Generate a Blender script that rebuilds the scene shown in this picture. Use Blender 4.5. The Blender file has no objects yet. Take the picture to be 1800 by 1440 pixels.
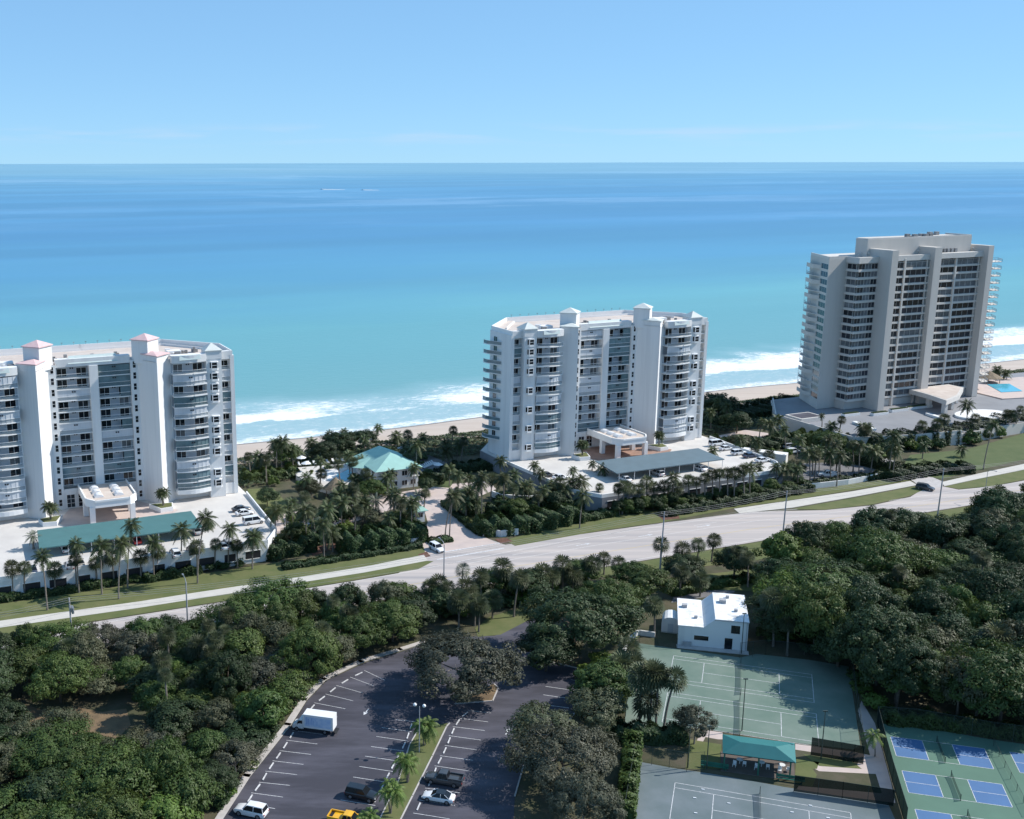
import bpy, math, random
import numpy as np
from mathutils import Matrix, Vector
RAD = math.radians
sc = bpy.context.scene
# ------------------------------------------------------------------ camera
F_PX, CX, CY, PITCH, ROLL, CAM_H = 1925.3, 674.4, 714.3, RAD(12.556), RAD(-0.128), 88.81
_fw = np.array([0, math.cos(PITCH), -math.sin(PITCH)]); _r0 = np.array([1., 0, 0]); _u0 = np.cross(_r0, _fw)
_rr = _r0*math.cos(ROLL)+_u0*math.sin(ROLL); _uu = -_r0*math.sin(ROLL)+_u0*math.cos(ROLL)
cam_d = bpy.data.cameras.new('camera'); cam = bpy.data.objects.new('camera', cam_d); sc.collection.objects.link(cam)
cam_d.sensor_width = 36; cam_d.sensor_fit = 'HORIZONTAL'; cam_d.lens = F_PX/1800*36
cam_d.shift_x = (900-CX)/1800; cam_d.shift_y = -(720-CY)/1800
cam_d.clip_start = 1; cam_d.clip_end = 200000
m = Matrix.Identity(4)
for i in range(3):
    m[i][0] = _rr[i]; m[i][1] = _uu[i]; m[i][2] = -_fw[i]
m[2][3] = CAM_H
cam.matrix_world = m; sc.camera = cam
# ------------------------------------------------------------------ world, sun, exposure
SUN_AZ, SUN_EL = RAD(13), RAD(41)          # azimuth counted from +X towards +Y
wd = bpy.data.worlds.new('World'); sc.world = wd; wd.use_nodes = True
wn = wd.node_tree.nodes; wl = wd.node_tree.links
bg = wn['Background']; bg.inputs['Strength'].default_value = 0.10
sky = wn.new('ShaderNodeTexSky'); sky.sky_type = 'NISHITA'; sky.sun_disc = False
sky.sun_elevation = SUN_EL; sky.sun_rotation = RAD(90)-SUN_AZ
sky.altitude = 0; sky.air_density = 0.6; sky.dust_density = 0.0; sky.ozone_density = 6.0
gm = wn.new('ShaderNodeGamma'); gm.inputs[1].default_value = 0.36          # even, milky sky: compress the gradient
hs = wn.new('ShaderNodeMix'); hs.data_type = 'RGBA'; hs.blend_type = 'MULTIPLY'; hs.inputs[0].default_value = 1; hs.inputs[7].default_value = (1.70, 2.74, 3.62, 1)
wl.new(sky.outputs[0], gm.inputs[0]); wl.new(gm.outputs[0], hs.inputs[6])
# a thin band of far cumulus low over the horizon, all the way round
tc = wn.new('ShaderNodeTexCoord'); mp = wn.new('ShaderNodeMapping'); mp.inputs['Scale'].default_value = (6, 6, 60)
nz = wn.new('ShaderNodeTexNoise'); nz.inputs['Scale'].default_value = 1.6; nz.inputs['Detail'].default_value = 6
sp = wn.new('ShaderNodeSeparateXYZ'); cr = wn.new('ShaderNodeValToRGB')
e = cr.color_ramp.elements; e[0].position = 0.012; e[0].color = (0, 0, 0, 1); e[1].position = 0.034; e[1].color = (0, 0, 0, 1)
k = cr.color_ramp.elements.new(0.024); k.color = (1, 1, 1, 1)
th = wn.new('ShaderNodeMapRange'); th.inputs[1].default_value = .47; th.inputs[2].default_value = .66; th.inputs[4].default_value = .45
mu = wn.new('ShaderNodeMath'); mu.operation = 'MULTIPLY'
mx = wn.new('ShaderNodeMix'); mx.data_type = 'RGBA'; mx.inputs[7].default_value = (4.3, 5.5, 7.0, 1)
wl.new(tc.outputs['Generated'], mp.inputs[0]); wl.new(mp.outputs[0], nz.inputs['Vector']); wl.new(tc.outputs['Generated'], sp.inputs[0])
wl.new(sp.outputs[2], cr.inputs[0]); wl.new(nz.outputs[0], th.inputs[0]); wl.new(cr.outputs[0], mu.inputs[0]); wl.new(th.outputs[0], mu.inputs[1])
wl.new(mu.outputs[0], mx.inputs[0]); wl.new(hs.outputs[2], mx.inputs[6]); wl.new(mx.outputs[2], bg.inputs['Color'])
sun_d = bpy.data.lights.new('sun', 'SUN'); sun_d.energy = 4.2; sun_d.angle = RAD(0.55); sun_d.color = (1, .955, .89)
sun = bpy.data.objects.new('sun', sun_d); sc.collection.objects.link(sun)
sd = Vector((math.cos(SUN_AZ)*math.cos(SUN_EL), math.sin(SUN_AZ)*math.cos(SUN_EL), math.sin(SUN_EL)))
sun.rotation_euler = sd.to_track_quat('Z', 'Y').to_euler(); sun.location = (0, 0, 300)
vs = sc.view_settings; vs.view_transform = 'Standard'; vs.look = 'None'; vs.exposure = 0.45; vs.gamma = 1; vs.use_curve_mapping = False
sc.render.resolution_x = 1024; sc.render.resolution_y = 819

# ------------------------------------------------------------------ helpers
rng = random.Random(11)
nrng = np.random.default_rng(5)
COL = sc.collection
def G(px, py, z=0.0):
    d = _rr*(px-CX)/F_PX - _uu*(py-CY)/F_PX + _fw
    t = (z-CAM_H)/d[2]
    return np.array([d[0]*t, d[1]*t, z])
def z_over(px, py, P):
    d = _rr*(px-CX)/F_PX - _uu*(py-CY)/F_PX + _fw
    return CAM_H + d[2]*math.hypot(P[0], P[1])/math.hypot(d[0], d[1])
def zoomed(pts, s, x0, y0): return [(x0+a/s, y0+b/s) for a, b in pts]
def tag(o, label=None, cat=None, group=None, kind=None):
    if label: o['label'] = label
    if cat: o['category'] = cat
    if group: o['group'] = group
    if kind: o['kind'] = kind
    return o
def obj(name, me, parent=None, loc=(0, 0, 0), rot=(0, 0, 0), scale=(1, 1, 1)):
    o = bpy.data.objects.new(name, me); COL.objects.link(o)
    o.location = loc; o.rotation_euler = rot; o.scale = scale
    if parent: o.parent = parent
    return o
def empty(name, loc=(0, 0, 0), rz=0.0):
    o = obj(name, None, None, loc, (0, 0, rz)); o.empty_display_size = .5
    return o
ORD = ['first', 'second', 'third', 'fourth', 'fifth', 'sixth', 'seventh', 'eighth', 'ninth', 'tenth', 'eleventh', 'twelfth', 'thirteenth', 'fourteenth', 'fifteenth', 'sixteenth', 'seventeenth', 'eighteenth', 'nineteenth', 'twentieth', 'twenty-first', 'twenty-second', 'twenty-third', 'twenty-fourth', 'twenty-fifth', 'twenty-sixth', 'twenty-seventh', 'twenty-eighth', 'twenty-ninth', 'thirtieth', 'thirty-first', 'thirty-second', 'thirty-third', 'thirty-fourth', 'thirty-fifth', 'thirty-sixth']

class MB:
    """collects faces; build() links them as one mesh object"""
    def __init__(s): s.v = []; s.f = []; s.mi = []; s.cur = 0
    def add(s, vs, fs):
        n = len(s.v); s.v += [tuple(map(float, p)) for p in vs]
        for f in fs: s.f.append(tuple(n+i for i in f)); s.mi.append(s.cur)
        return s
    def box(s, x0, x1, y0, y1, z0, z1):
        return s.add([(x0, y0, z0), (x1, y0, z0), (x1, y1, z0), (x0, y1, z0), (x0, y0, z1), (x1, y0, z1), (x1, y1, z1), (x0, y1, z1)],
                     [(3, 2, 1, 0), (4, 5, 6, 7), (0, 1, 5, 4), (1, 2, 6, 5), (2, 3, 7, 6), (3, 0, 4, 7)])
    def prism(s, poly, z0, z1):
        a = sum(poly[i][0]*poly[(i+1) % len(poly)][1]-poly[(i+1) % len(poly)][0]*poly[i][1] for i in range(len(poly)))
        if a < 0: poly = poly[::-1]
        n = len(poly)
        return s.add([(p[0], p[1], z0) for p in poly]+[(p[0], p[1], z1) for p in poly],
                     [tuple(range(n-1, -1, -1)), tuple(range(n, 2*n))]+[(i, (i+1) % n, n+(i+1) % n, n+i) for i in range(n)])
    def sheet(s, poly, z):
        a = sum(poly[i][0]*poly[(i+1) % len(poly)][1]-poly[(i+1) % len(poly)][0]*poly[i][1] for i in range(len(poly)))
        if a < 0: poly = poly[::-1]
        return s.add([(p[0], p[1], z) for p in poly], [tuple(range(len(poly)))])
    def pyramid(s, poly, z0, apex):
        n = len(poly)
        return s.add([(p[0], p[1], z0) for p in poly]+[apex], [(i, (i+1) % n, n) for i in range(n)]+[tuple(range(n-1, -1, -1))])
    def tube(s, pts, rs, n=6, cap=True):
        pts = [Vector(p) for p in pts]
        if not hasattr(rs, '__len__'): rs = [rs]*len(pts)
        b = len(s.v)
        for i, p in enumerate(pts):
            d = (pts[min(i+1, len(pts)-1)]-pts[max(i-1, 0)]).normalized()
            a = Vector((0, 0, 1)) if abs(d.z) < .9 else Vector((1, 0, 0))
            x = d.cross(a).normalized(); y = d.cross(x)
            for k in range(n):
                q = p+(x*math.cos(2*math.pi*k/n)+y*math.sin(2*math.pi*k/n))*rs[i]
                s.v.append(tuple(q))
        for i in range(len(pts)-1):
            for k in range(n):
                s.f.append((b+i*n+k, b+i*n+(k+1) % n, b+(i+1)*n+(k+1) % n, b+(i+1)*n+k)); s.mi.append(s.cur)
        if cap:
            s.f.append(tuple(b+k for k in range(n-1, -1, -1))); s.mi.append(s.cur)
            e = b+(len(pts)-1)*n; s.f.append(tuple(e+k for k in range(n))); s.mi.append(s.cur)
        return s
    def mesh(s, name, mats, smooth=False):
        me = bpy.data.meshes.new(name); me.from_pydata(s.v, [], s.f)
        if not isinstance(mats, (list, tuple)): mats = [mats]
        for mt in mats: me.materials.append(mt)
        if len(mats) > 1: me.polygons.foreach_set('material_index', s.mi)
        if smooth: me.polygons.foreach_set('use_smooth', [True]*len(me.polygons))
        me.update(); return me
    def build(s, name, mats, parent=None, loc=(0, 0, 0), rot=(0, 0, 0), smooth=False):
        return obj(name, s.mesh(name, mats, smooth), parent, loc, rot)

# ------------------------------------------------------------------ materials
M = {}
def mat(name, col, rough=.7, var=.12, scale=.6, metal=0, spec=.4, col2=None, bump=0, bscale=3, obj_random=0, fac=(.35, .65), stretch=None, extra=None):
    mt = bpy.data.materials.new(name); mt.use_nodes = True; M[name] = mt
    n = mt.node_tree.nodes; l = mt.node_tree.links; b = n['Principled BSDF']
    b.inputs['Roughness'].default_value = rough; b.inputs['Metallic'].default_value = metal; b.inputs['Specular IOR Level'].default_value = spec
    c2 = col2 or tuple(max(0, x*(1-var*1.6)) for x in col)
    tc = n.new('ShaderNodeNewGeometry'); nz = n.new('ShaderNodeTexNoise'); nz.inputs['Scale'].default_value = scale; nz.inputs['Detail'].default_value = 8; nz.inputs['Roughness'].default_value = .62
    src = tc.outputs['Position']
    if stretch:
        mp = n.new('ShaderNodeMapping'); mp.inputs['Scale'].default_value = stretch[:3]
        mp.inputs['Rotation'].default_value = (0, 0, stretch[3]) if len(stretch) > 3 else (0, 0, 0)
        l.new(src, mp.inputs[0]); src = mp.outputs[0]
    l.new(src, nz.inputs['Vector'])
    mr = n.new('ShaderNodeMapRange'); mr.inputs[1].default_value = fac[0]; mr.inputs[2].default_value = fac[1]; l.new(nz.outputs[0], mr.inputs[0])
    mx = n.new('ShaderNodeMix'); mx.data_type = 'RGBA'; mx.inputs[6].default_value = (*col, 1); mx.inputs[7].default_value = (*c2, 1)
    l.new(mr.outputs[0], mx.inputs[0]); out = mx.outputs[2]
    if obj_random:
        oi = n.new('ShaderNodeObjectInfo'); hs = n.new('ShaderNodeHueSaturation'); r2 = n.new('ShaderNodeMapRange')
        r2.inputs[3].default_value = 1-obj_random; r2.inputs[4].default_value = 1+obj_random; l.new(oi.outputs['Random'], r2.inputs[0]); l.new(r2.outputs[0], hs.inputs['Value'])
        r3 = n.new('ShaderNodeMapRange'); r3.inputs[3].default_value = .5-obj_random*.06; r3.inputs[4].default_value = .5+obj_random*.06
        mm = n.new('ShaderNodeMath'); mm.operation = 'FRACT'; m2 = n.new('ShaderNodeMath'); m2.operation = 'MULTIPLY'; m2.inputs[1].default_value = 7.31
        l.new(oi.outputs['Random'], m2.inputs[0]); l.new(m2.outputs[0], mm.inputs[0]); l.new(mm.outputs[0], r3.inputs[0]); l.new(r3.outputs[0], hs.inputs['Hue'])
        l.new(out, hs.inputs['Color']); out = hs.outputs[0]
    l.new(out, b.inputs['Base Color'])
    if bump:
        bn = n.new('ShaderNodeTexNoise'); bn.inputs['Scale'].default_value = bscale; bn.inputs['Detail'].default_value = 6; l.new(tc.outputs['Position'], bn.inputs['Vector'])
        bp = n.new('ShaderNodeBump'); bp.inputs['Strength'].default_value = bump; bp.inputs['Distance'].default_value = .1; l.new(bn.outputs[0], bp.inputs['Height']); l.new(bp.outputs[0], b.inputs['Normal'])
    return mt
def leafmat(name, col, col2, rnd=.25, trans=.25):
    mt = mat(name, col, rough=.55, scale=.9, col2=col2, obj_random=rnd, spec=.3)
    n = mt.node_tree.nodes; l = mt.node_tree.links; b = n['Principled BSDF']
    src = b.inputs['Base Color'].links[0].from_socket
    at = n.new('ShaderNodeAttribute'); at.attribute_name = 'tone'; mr = n.new('ShaderNodeMapRange'); mr.inputs[3].default_value = .72; mr.inputs[4].default_value = 1.32
    l.new(at.outputs['Fac'], mr.inputs[0])
    h = n.new('ShaderNodeHueSaturation'); l.new(mr.outputs[0], h.inputs['Value']); l.new(src, h.inputs['Color'])
    l.new(h.outputs[0], b.inputs['Base Color'])
    tr = n.new('ShaderNodeBsdfTranslucent'); l.new(h.outputs[0], tr.inputs['Color'])
    ms = n.new('ShaderNodeMixShader'); ms.inputs[0].default_value = trans; l.new(b.outputs[0], ms.inputs[1]); l.new(tr.outputs[0], ms.inputs[2])
    l.new(ms.outputs[0], n['Material Output'].inputs['Surface'])
    return mt
def seethrough(name, col, fac, rough=.1, spec=.5):
    mt = mat(name, col, rough=rough, var=.05, spec=spec)
    n = mt.node_tree.nodes; l = mt.node_tree.links; b = n['Principled BSDF']
    t = n.new('ShaderNodeBsdfTransparent'); ms = n.new('ShaderNodeMixShader'); ms.inputs[0].default_value = fac
    l.new(b.outputs[0], ms.inputs[1]); l.new(t.outputs[0], ms.inputs[2]); l.new(ms.outputs[0], n['Material Output'].inputs['Surface'])
    return mt
mat('stucco', (.74, .74, .73), .85, .07, .45, col2=(.62, .62, .615), stretch=(1, 1, .05), fac=(.48, .74))
mat('recess', (.44, .47, .51), .85, .08, .4)  # balcony back walls, their shade put into the colour
mat('stucco_trim', (.80, .80, .79), .7, .03)
mat('stucco_shade_grey', (.25, .26, .28), .85, .1, .3)  # middle podium wall: greyer stucco with the palms' shade put into its colour
mat('stucco_tan', (.56, .53, .49), .85, .06, .2, stretch=(1, 1, .15))
mat('tan_trim', (.60, .575, .54), .8, .05)
mat('shutter', (.56, .59, .625), .6, .06, .5, stretch=(6, 6, .2))
mat('window_glass', (.018, .024, .032), .06, .3, .4, spec=.5, obj_random=.5)
mat('window_tan', (.03, .035, .045), .10, .3, .4, spec=.5, obj_random=.5)
mat('curtain_glass', (.16, .17, .18), .2, .3, .4, spec=.5, obj_random=.3)
mat('teal_glass', (.17, .255, .285), .12, .2, .4, spec=.5, obj_random=.15)
seethrough('rail_glass', (.22, .28, .30), .70)
mat('vent', (.03, .03, .035), .6)
mat('roof_pink', (.72, .50, .49), .8, .08, 1.0)
mat('roof_grey', (.62, .65, .62), .8, .08, 1.0)
mat('roof_panel_green', (.60, .68, .65), .5, .05)
mat('roof_deck', (.50, .42, .365), .9, .15, .3, col2=(.60, .53, .475))
mat('roof_equip', (.30, .30, .30), .6, .3, 1.5, obj_random=.3)
mat('deck_concrete', (.62, .59, .55), .85, .1, .15, col2=(.53, .50, .47), bump=.1)
mat('deck_grey', (.26, .265, .28), .85, .1, .12, col2=(.22, .225, .24))
mat('carport_teal', (.075, .185, .19), .6, .08, .3)
mat('carport_slate', (.13, .185, .215), .6, .08, .3)
mat('paver', (.56, .46, .41), .85, .12, .4, col2=(.48, .40, .37))
mat('paver_shaded', (.13, .105, .09), .85, .15, .6)  # pavilion floor, darkened by painting in the shade under the roof
mat('paver_red', (.36, .23, .18), .85, .15, .6)
mat('road', (.50, .44, .405), .85, .08, .14, col2=(.32, .30, .30), stretch=(.06, 2.4, 1, RAD(-22)), bump=.05, fac=(.40, .72))
mat('asphalt', (.046, .045, .058), .8, .2, .11, col2=(.105, .102, .128), stretch=(.5, 2.2, 1, RAD(-68)), bump=.15, bscale=8, fac=(.42, .72))
mat('asphalt_grey', (.19, .185, .19), .85, .15, .3)
mat('sidewalk', (.56, .53, .48), .85, .06, .5)
mat('kerb', (.52, .49, .47), .85, .12, .8)
mat('paint', (.74, .74, .74), .7, .12, 2.5, col2=(.42, .42, .43))
mat('paint_worn', (.68, .65, .62), .8, .1, 1)
mat('paint_yellow', (.62, .48, .22), .8, .1, 1)
mat('lawn', (.095, .118, .038), .95, .2, .25, col2=(.14, .145, .058), bump=.3, bscale=6)
mat('lawn_far', (.075, .105, .038), .95, .2, .2, col2=(.10, .125, .05), bump=.3, bscale=6)
mat('soil', (.055, .062, .028), .95, .3, .25, col2=(.10, .085, .055), bump=.4, bscale=4)
mat('litter', (.22, .15, .085), .95, .3, .5, col2=(.14, .10, .06), bump=.5, bscale=6)
mat('mulch', (.17, .085, .06), .95, .3, 1.2, bump=.5, bscale=8)
mat('court_green', (.118, .178, .142), .8, .08, .16, col2=(.178, .228, .190), fac=(.38, .7))
mat('court_dark', (.115, .150, .155), .6, .12, .12, col2=(.17, .20, .215))
mat('court_pickle', (.095, .185, .135), .8, .08, .15)
mat('court_blue', (.075, .165, .33), .8, .06, .3)
mat('fence_metal', (.05, .07, .06), .5, .1)
seethrough('chain_link', (.05, .07, .06), .84, .6)
seethrough('wind_screen', (.010, .020, .017), .07, 1, .1)
seethrough('net_mesh', (.03, .04, .04), .45, .8)
mat('pav_teal', (.03, .175, .175), .65, .06, .5)
mat('club_teal', (.32, .54, .48), .7, .06, .5)
mat('bench_green', (.03, .16, .11), .5)
mat('plastic_white', (.78, .79, .80), .4, .03)
mat('timber', (.33, .25, .18), .85, .2, 1.5)
mat('thatch', (.30, .235, .16), .95, .3, 2, bump=.8, bscale=10)
mat('pole_concrete', (.42, .42, .43), .8, .1, 1)
mat('steel', (.42, .43, .45), .4, .1, metal=.6)
mat('cable', (.30, .30, .31), .6)
mat('globe', (.88, .88, .87), .25, .02)
mat('bark', (.17, .14, .11), .95, .3, 3, bump=.6, bscale=12)
mat('bark_pale', (.34, .30, .26), .9, .25, 3)
mat('palm_trunk', (.27, .235, .20), .95, .25, 3)
mat('pool', (.10, .46, .60), .08, .08, .6)
mat('stone_white', (.78, .77, .75), .8, .05)
mat('tyre', (.015, .015, .016), .8, .1); mat('rim', (.34, .35, .37), .35, .1, metal=.7)
mat('car_glass', (.012, .015, .02), .12, .1, spec=.3)
mat('lamp_clear', (.75, .77, .80), .12); mat('lamp_red', (.40, .02, .02), .25)
mat('trim_black', (.02, .02, .022), .5)
for nm, c in (('white', (.80, .80, .80)), ('black', (.012, .014, .017)), ('yellow', (.80, .42, .012)), ('slate', (.055, .06, .065)), ('silver', (.42, .43, .45)), ('navy', (.03, .045, .085)), ('red', (.55, .02, .02)), ('beige', (.45, .41, .35))):
    mt = mat('car_'+nm, c, .28, .02, spec=.5); mt.node_tree.nodes['Principled BSDF'].inputs['Coat Weight'].default_value = .6
leafmat('leaf_green', (0.0483, 0.0821, 0.0213), (0.0821, 0.1159, 0.0290))
leafmat('leaf_dark', (0.0252, 0.0470, 0.0185), (0.0437, 0.0689, 0.0252))
leafmat('leaf_olive', (0.0637, 0.0753, 0.0367), (0.0946, 0.0986, 0.0560))
leafmat('leaf_grey', (0.0657, 0.0715, 0.0444), (0.0946, 0.0966, 0.0657))
leafmat('leaf_bright', (0.0725, 0.1207, 0.0213), (0.1111, 0.1594, 0.0338))
leafmat('leaf_hedge', (0.0294, 0.0588, 0.0202), (0.0504, 0.0840, 0.0269), .15)
leafmat('leaf_dune', (.060, .090, .035), (.10, .115, .06), .1)
leafmat('frond', (.048, .070, .026), (.082, .102, .042), .3)
leafmat('frond_fan', (.052, .070, .032), (.092, .105, .055), .3)
leafmat('frond_silver', (.13, .15, .105), (.18, .195, .15), .15)
leafmat('frond_bright', (.085, .145, .026), (.13, .19, .045), .12)
leafmat('frond_dead', (.24, .17, .10), (.16, .12, .08), .2)

# sea: depth colours by distance from the shore, painted haze far out, foam in the surf
def sea_material():
    mt = bpy.data.materials.new('sea'); mt.use_nodes = True; n = mt.node_tree.nodes; l = mt.node_tree.links; b = n['Principled BSDF']
    def N(t, **kw):
        o = n.new(t)
        for k_, v_ in kw.items(): setattr(o, k_, v_)
        return o
    def math_(op, a, c=None):
        o = N('ShaderNodeMath', operation=op)
        for i, x in enumerate((a, c)):
            if x is None: continue
            if isinstance(x, (int, float)): o.inputs[i].default_value = x
            else: l.new(x, o.inputs[i])
        return o.outputs[0]
    def mr(x, a, c, d=0., e_=1., smooth=True):
        o = N('ShaderNodeMapRange'); o.interpolation_type = 'SMOOTHSTEP' if smooth else 'LINEAR'
        for i, v_ in ((1, a), (2, c), (3, d), (4, e_)): o.inputs[i].default_value = v_
        l.new(x, o.inputs[0]); return o.outputs[0]
    def noise(scl, detail=4, sx=1., sy=1., rough=.6):
        mp_ = N('ShaderNodeMapping'); mp_.inputs['Scale'].default_value = (sx, sy, 1); l.new(tc_.outputs['Object'], mp_.inputs[0])
        o = N('ShaderNodeTexNoise'); o.inputs['Scale'].default_value = scl; o.inputs['Detail'].default_value = detail; o.inputs['Roughness'].default_value = rough
        l.new(mp_.outputs[0], o.inputs['Vector']); return o.outputs[0]
    tc_ = N('ShaderNodeTexCoord'); s_ = N('ShaderNodeSeparateXYZ'); l.new(tc_.outputs['Object'], s_.inputs[0])
    X, Y = s_.outputs[0], s_.outputs[1]
    # colour with depth; far stops paled, horizon haze put into the colour
    wob = math_('MULTIPLY', math_('SUBTRACT', noise(.006, 6, .4, 1.), .5), .42)
    lg = math_('ADD', math_('MULTIPLY', math_('LOGARITHM', math_('ADD', math_('MAXIMUM', Y, 0), 30.), 10.), .25), math_('MULTIPLY', wob, .22))   # 30m->.369  ... 30km->1.12
    rp = N('ShaderNodeValToRGB'); els = rp.color_ramp.elements
    stops = [(.36, (.29, .40, .41)), (.50, (.160, .365, .380)), (.61, (.130, .360, .390)), (.65, (.100, .305, .392)), (.70, (.076, .258, .398)), (.77, (.066, .228, .402)), (.86, (.078, .248, .412)), (.95, (.118, .298, .430)), (1.06, (.180, .362, .46))]
    while len(els) < len(stops): els.new(.5)
    for el, (p_, c_) in zip(els, stops): el.position = p_; el.color = (*c_, 1)
    l.new(lg, rp.inputs[0])
    # slicks and current streaks far out
    st = mr(noise(.0016, 6, .22, 1.6, .55), .42, .62)
    cx_ = N('ShaderNodeCombineXYZ'); l.new(math_('MULTIPLY', X, .00035), cx_.inputs[0]); l.new(math_('ADD', math_('MULTIPLY', lg, 26.), math_('MULTIPLY', X, .00022)), cx_.inputs[1])
    sn = N('ShaderNodeTexNoise'); sn.inputs['Scale'].default_value = 1.0; sn.inputs['Detail'].default_value = 5; sn.inputs['Roughness'].default_value = .62; l.new(cx_.outputs[0], sn.inputs['Vector'])
    slick = math_('MULTIPLY', mr(sn.outputs[0], .50, .68), mr(lg, .70, .86, .12, 1.))
    hs_ = N('ShaderNodeHueSaturation'); l.new(rp.outputs[0], hs_.inputs['Color']); l.new(math_('ADD', mr(st, 0, 1, .93, 1.10, False), math_('MULTIPLY', slick, .22)), hs_.inputs['Value']); l.new(math_('SUBTRACT', 1., math_('MULTIPLY', slick, .16)), hs_.inputs['Saturation'])
    # foam
    along = mr(noise(.012, 3), .35, .65)                       # breaks vary along the beach
    edge = math_('ADD', Y, math_('MULTIPLY', math_('SUBTRACT', noise(.05, 4), .5), 22))
    reach = math_('ADD', 46., math_('ADD', math_('MULTIPLY', along, 18), math_('MULTIPLY', mr(X, -60, 230), 16)))
    rel = math_('DIVIDE', edge, reach)                          # 0 waterline .. 1 outer break
    inner = math_('MULTIPLY', mr(rel, .0, .06), mr(rel, 1.0, .9))
    band = math_('MULTIPLY', mr(rel, .39, .45), mr(rel, 1.08, .5))  # outer white water
    swash = math_('MULTIPLY', mr(rel, -.2, .02), mr(rel, .16, .05))
    fine = noise(.34, 10, .55, 1.5, .78); lace = noise(.9, 8, .5, 1.3, .75)
    br = mr(noise(.02, 3, .6, 1.2), .40, .60)
    bstr = math_('MULTIPLY', band, math_('ADD', math_('MULTIPLY', br, .27), math_('MULTIPLY', mr(X, -25, 60), .20)))
    dens = math_('ADD', math_('ADD', bstr, math_('MULTIPLY', inner, .05)), math_('MULTIPLY', swash, .16))
    fo = math_('ADD', math_('ADD', math_('MULTIPLY', fine, .75), math_('MULTIPLY', lace, .55)), math_('SUBTRACT', dens, .15))
    foam = math_('MULTIPLY', math_('MULTIPLY', mr(fo, .55, .78), mr(rel, 1.06, .94)), .92)
    aer = math_('MULTIPLY', mr(rel, 1.25, .75), .42)            # aerated, pale water around the break
    m1 = N('ShaderNodeMix', data_type='RGBA'); m1.inputs[7].default_value = (.42, .58, .62, 1); l.new(aer, m1.inputs[0]); l.new(hs_.outputs[0], m1.inputs[6])
    m2 = N('ShaderNodeMix', data_type='RGBA'); m2.inputs[7].default_value = (.82, .83, .84, 1); l.new(foam, m2.inputs[0]); l.new(m1.outputs[2], m2.inputs[6])
    l.new(m2.outputs[2], b.inputs['Base Color'])
    l.new(mr(foam, 0, 1, .32, .9, False), b.inputs['Roughness']); b.inputs['Specular IOR Level'].default_value = .35; b.inputs['IOR'].default_value = 1.33
    bp = N('ShaderNodeBump'); bp.inputs['Strength'].default_value = .35; bp.inputs['Distance'].default_value = .5
    l.new(math_('ADD', noise(.25, 6, .6, 1.4), math_('MULTIPLY', foam, .3)), bp.inputs['Height']); l.new(bp.outputs[0], b.inputs['Normal'])
    return mt
M['sea'] = sea_material()
mat('sand', (.47, .39, .33), .95, .1, .2, col2=(.54, .46, .395), stretch=(.12, 1, 1, RAD(-24)), bump=.3, bscale=2)
mat('sand_wet', (.27, .215, .18), .5, .1, .3)

# ------------------------------------------------------------------ setting: ground, sea, beach, roads
def struct(name, poly, z, material, px=True):
    p = [G(*q)[:2] for q in poly] if px else poly
    return tag(MB().sheet([tuple(a) for a in p], z).build(name, material), kind='structure')
TH = RAD(24.2); cu = np.array([math.cos(TH), math.sin(TH)]); cv = np.array([-math.sin(TH), math.cos(TH)])
SEA_Z = -1.2
W0 = G(860, 733, SEA_Z)[:2]                                       # a point of the waterline
def coast(s, t): p = W0+cu*s+cv*t; return (p[0], p[1])
tag(MB().sheet([coast(-4000, -28), coast(4000, -28), coast(4000, -1500), coast(-4000, -1500)], 0).build('ground', M['soil']), kind='structure')
sea = MB().sheet([(-90000, -4), (90000, -4), (90000, 120000), (-90000, 120000)], 0)
tag(sea.build('sea', M['sea'], None, (W0[0], W0[1], SEA_Z), (0, 0, TH)), kind='structure')
b = MB(); rows = []
ss = list(range(-900, 1500, 12))
for s in ss:
    wob = 1.6*math.sin(s*.021)+.9*math.sin(s*.057+1)
    rows.append([(*coast(s, -27.9+wob*.6), .03), (*coast(s, -19+wob), .02), (*coast(s, -9+wob), -.25), (*coast(s, -1.0+wob), -1.05), (*coast(s, 5.5+wob), -1.6)])
n0 = 5
b.v = [p for r_ in rows for p in r_]
for i in range(len(ss)-1):
    for k in range(n0-1):
        b.f.append((i*n0+k, (i+1)*n0+k, (i+1)*n0+k+1, i*n0+k+1)); b.mi.append(1 if k == 3 else 0)
tag(b.build('beach', [M['sand'], M['sand_wet']]), kind='structure')

FAR = [(-260, 1166), (-100, 1139), (72, 1109), (144, 1097), (246, 1081), (389, 1059), (500, 1041), (620, 1022), (700, 1008), (749, 977), (857, 947), (888, 958), (1060, 934), (1164, 919.7), (1320, 900), (1450, 897), (1534, 888.6), (1600, 874), (1625, 858), (1656, 855), (1685, 861), (1745, 855.6), (1800, 845), (2000, 806), (2300, 752)]
NEAR = [(-260, 1236), (0, 1182), (130, 1152), (329, 1108), (560, 1072), (800, 1035), (1098, 991), (1320, 954), (1444, 932.5), (1633, 900), (1800, 873), (2000, 834), (2300, 774)]
road_poly = [tuple(G(*p)[:2]) for p in FAR]+[tuple(G(*p)[:2]) for p in NEAR[::-1]]
tag(MB().sheet(road_poly, .03).build('road', M['road']), kind='structure')
def interp(poly, x):
    for (a, c), (d, e_) in zip(poly, poly[1:]):
        if a <= x <= d: return c+(e_-c)*(x-a)/(d-a)
    return poly[-1][1]
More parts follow.
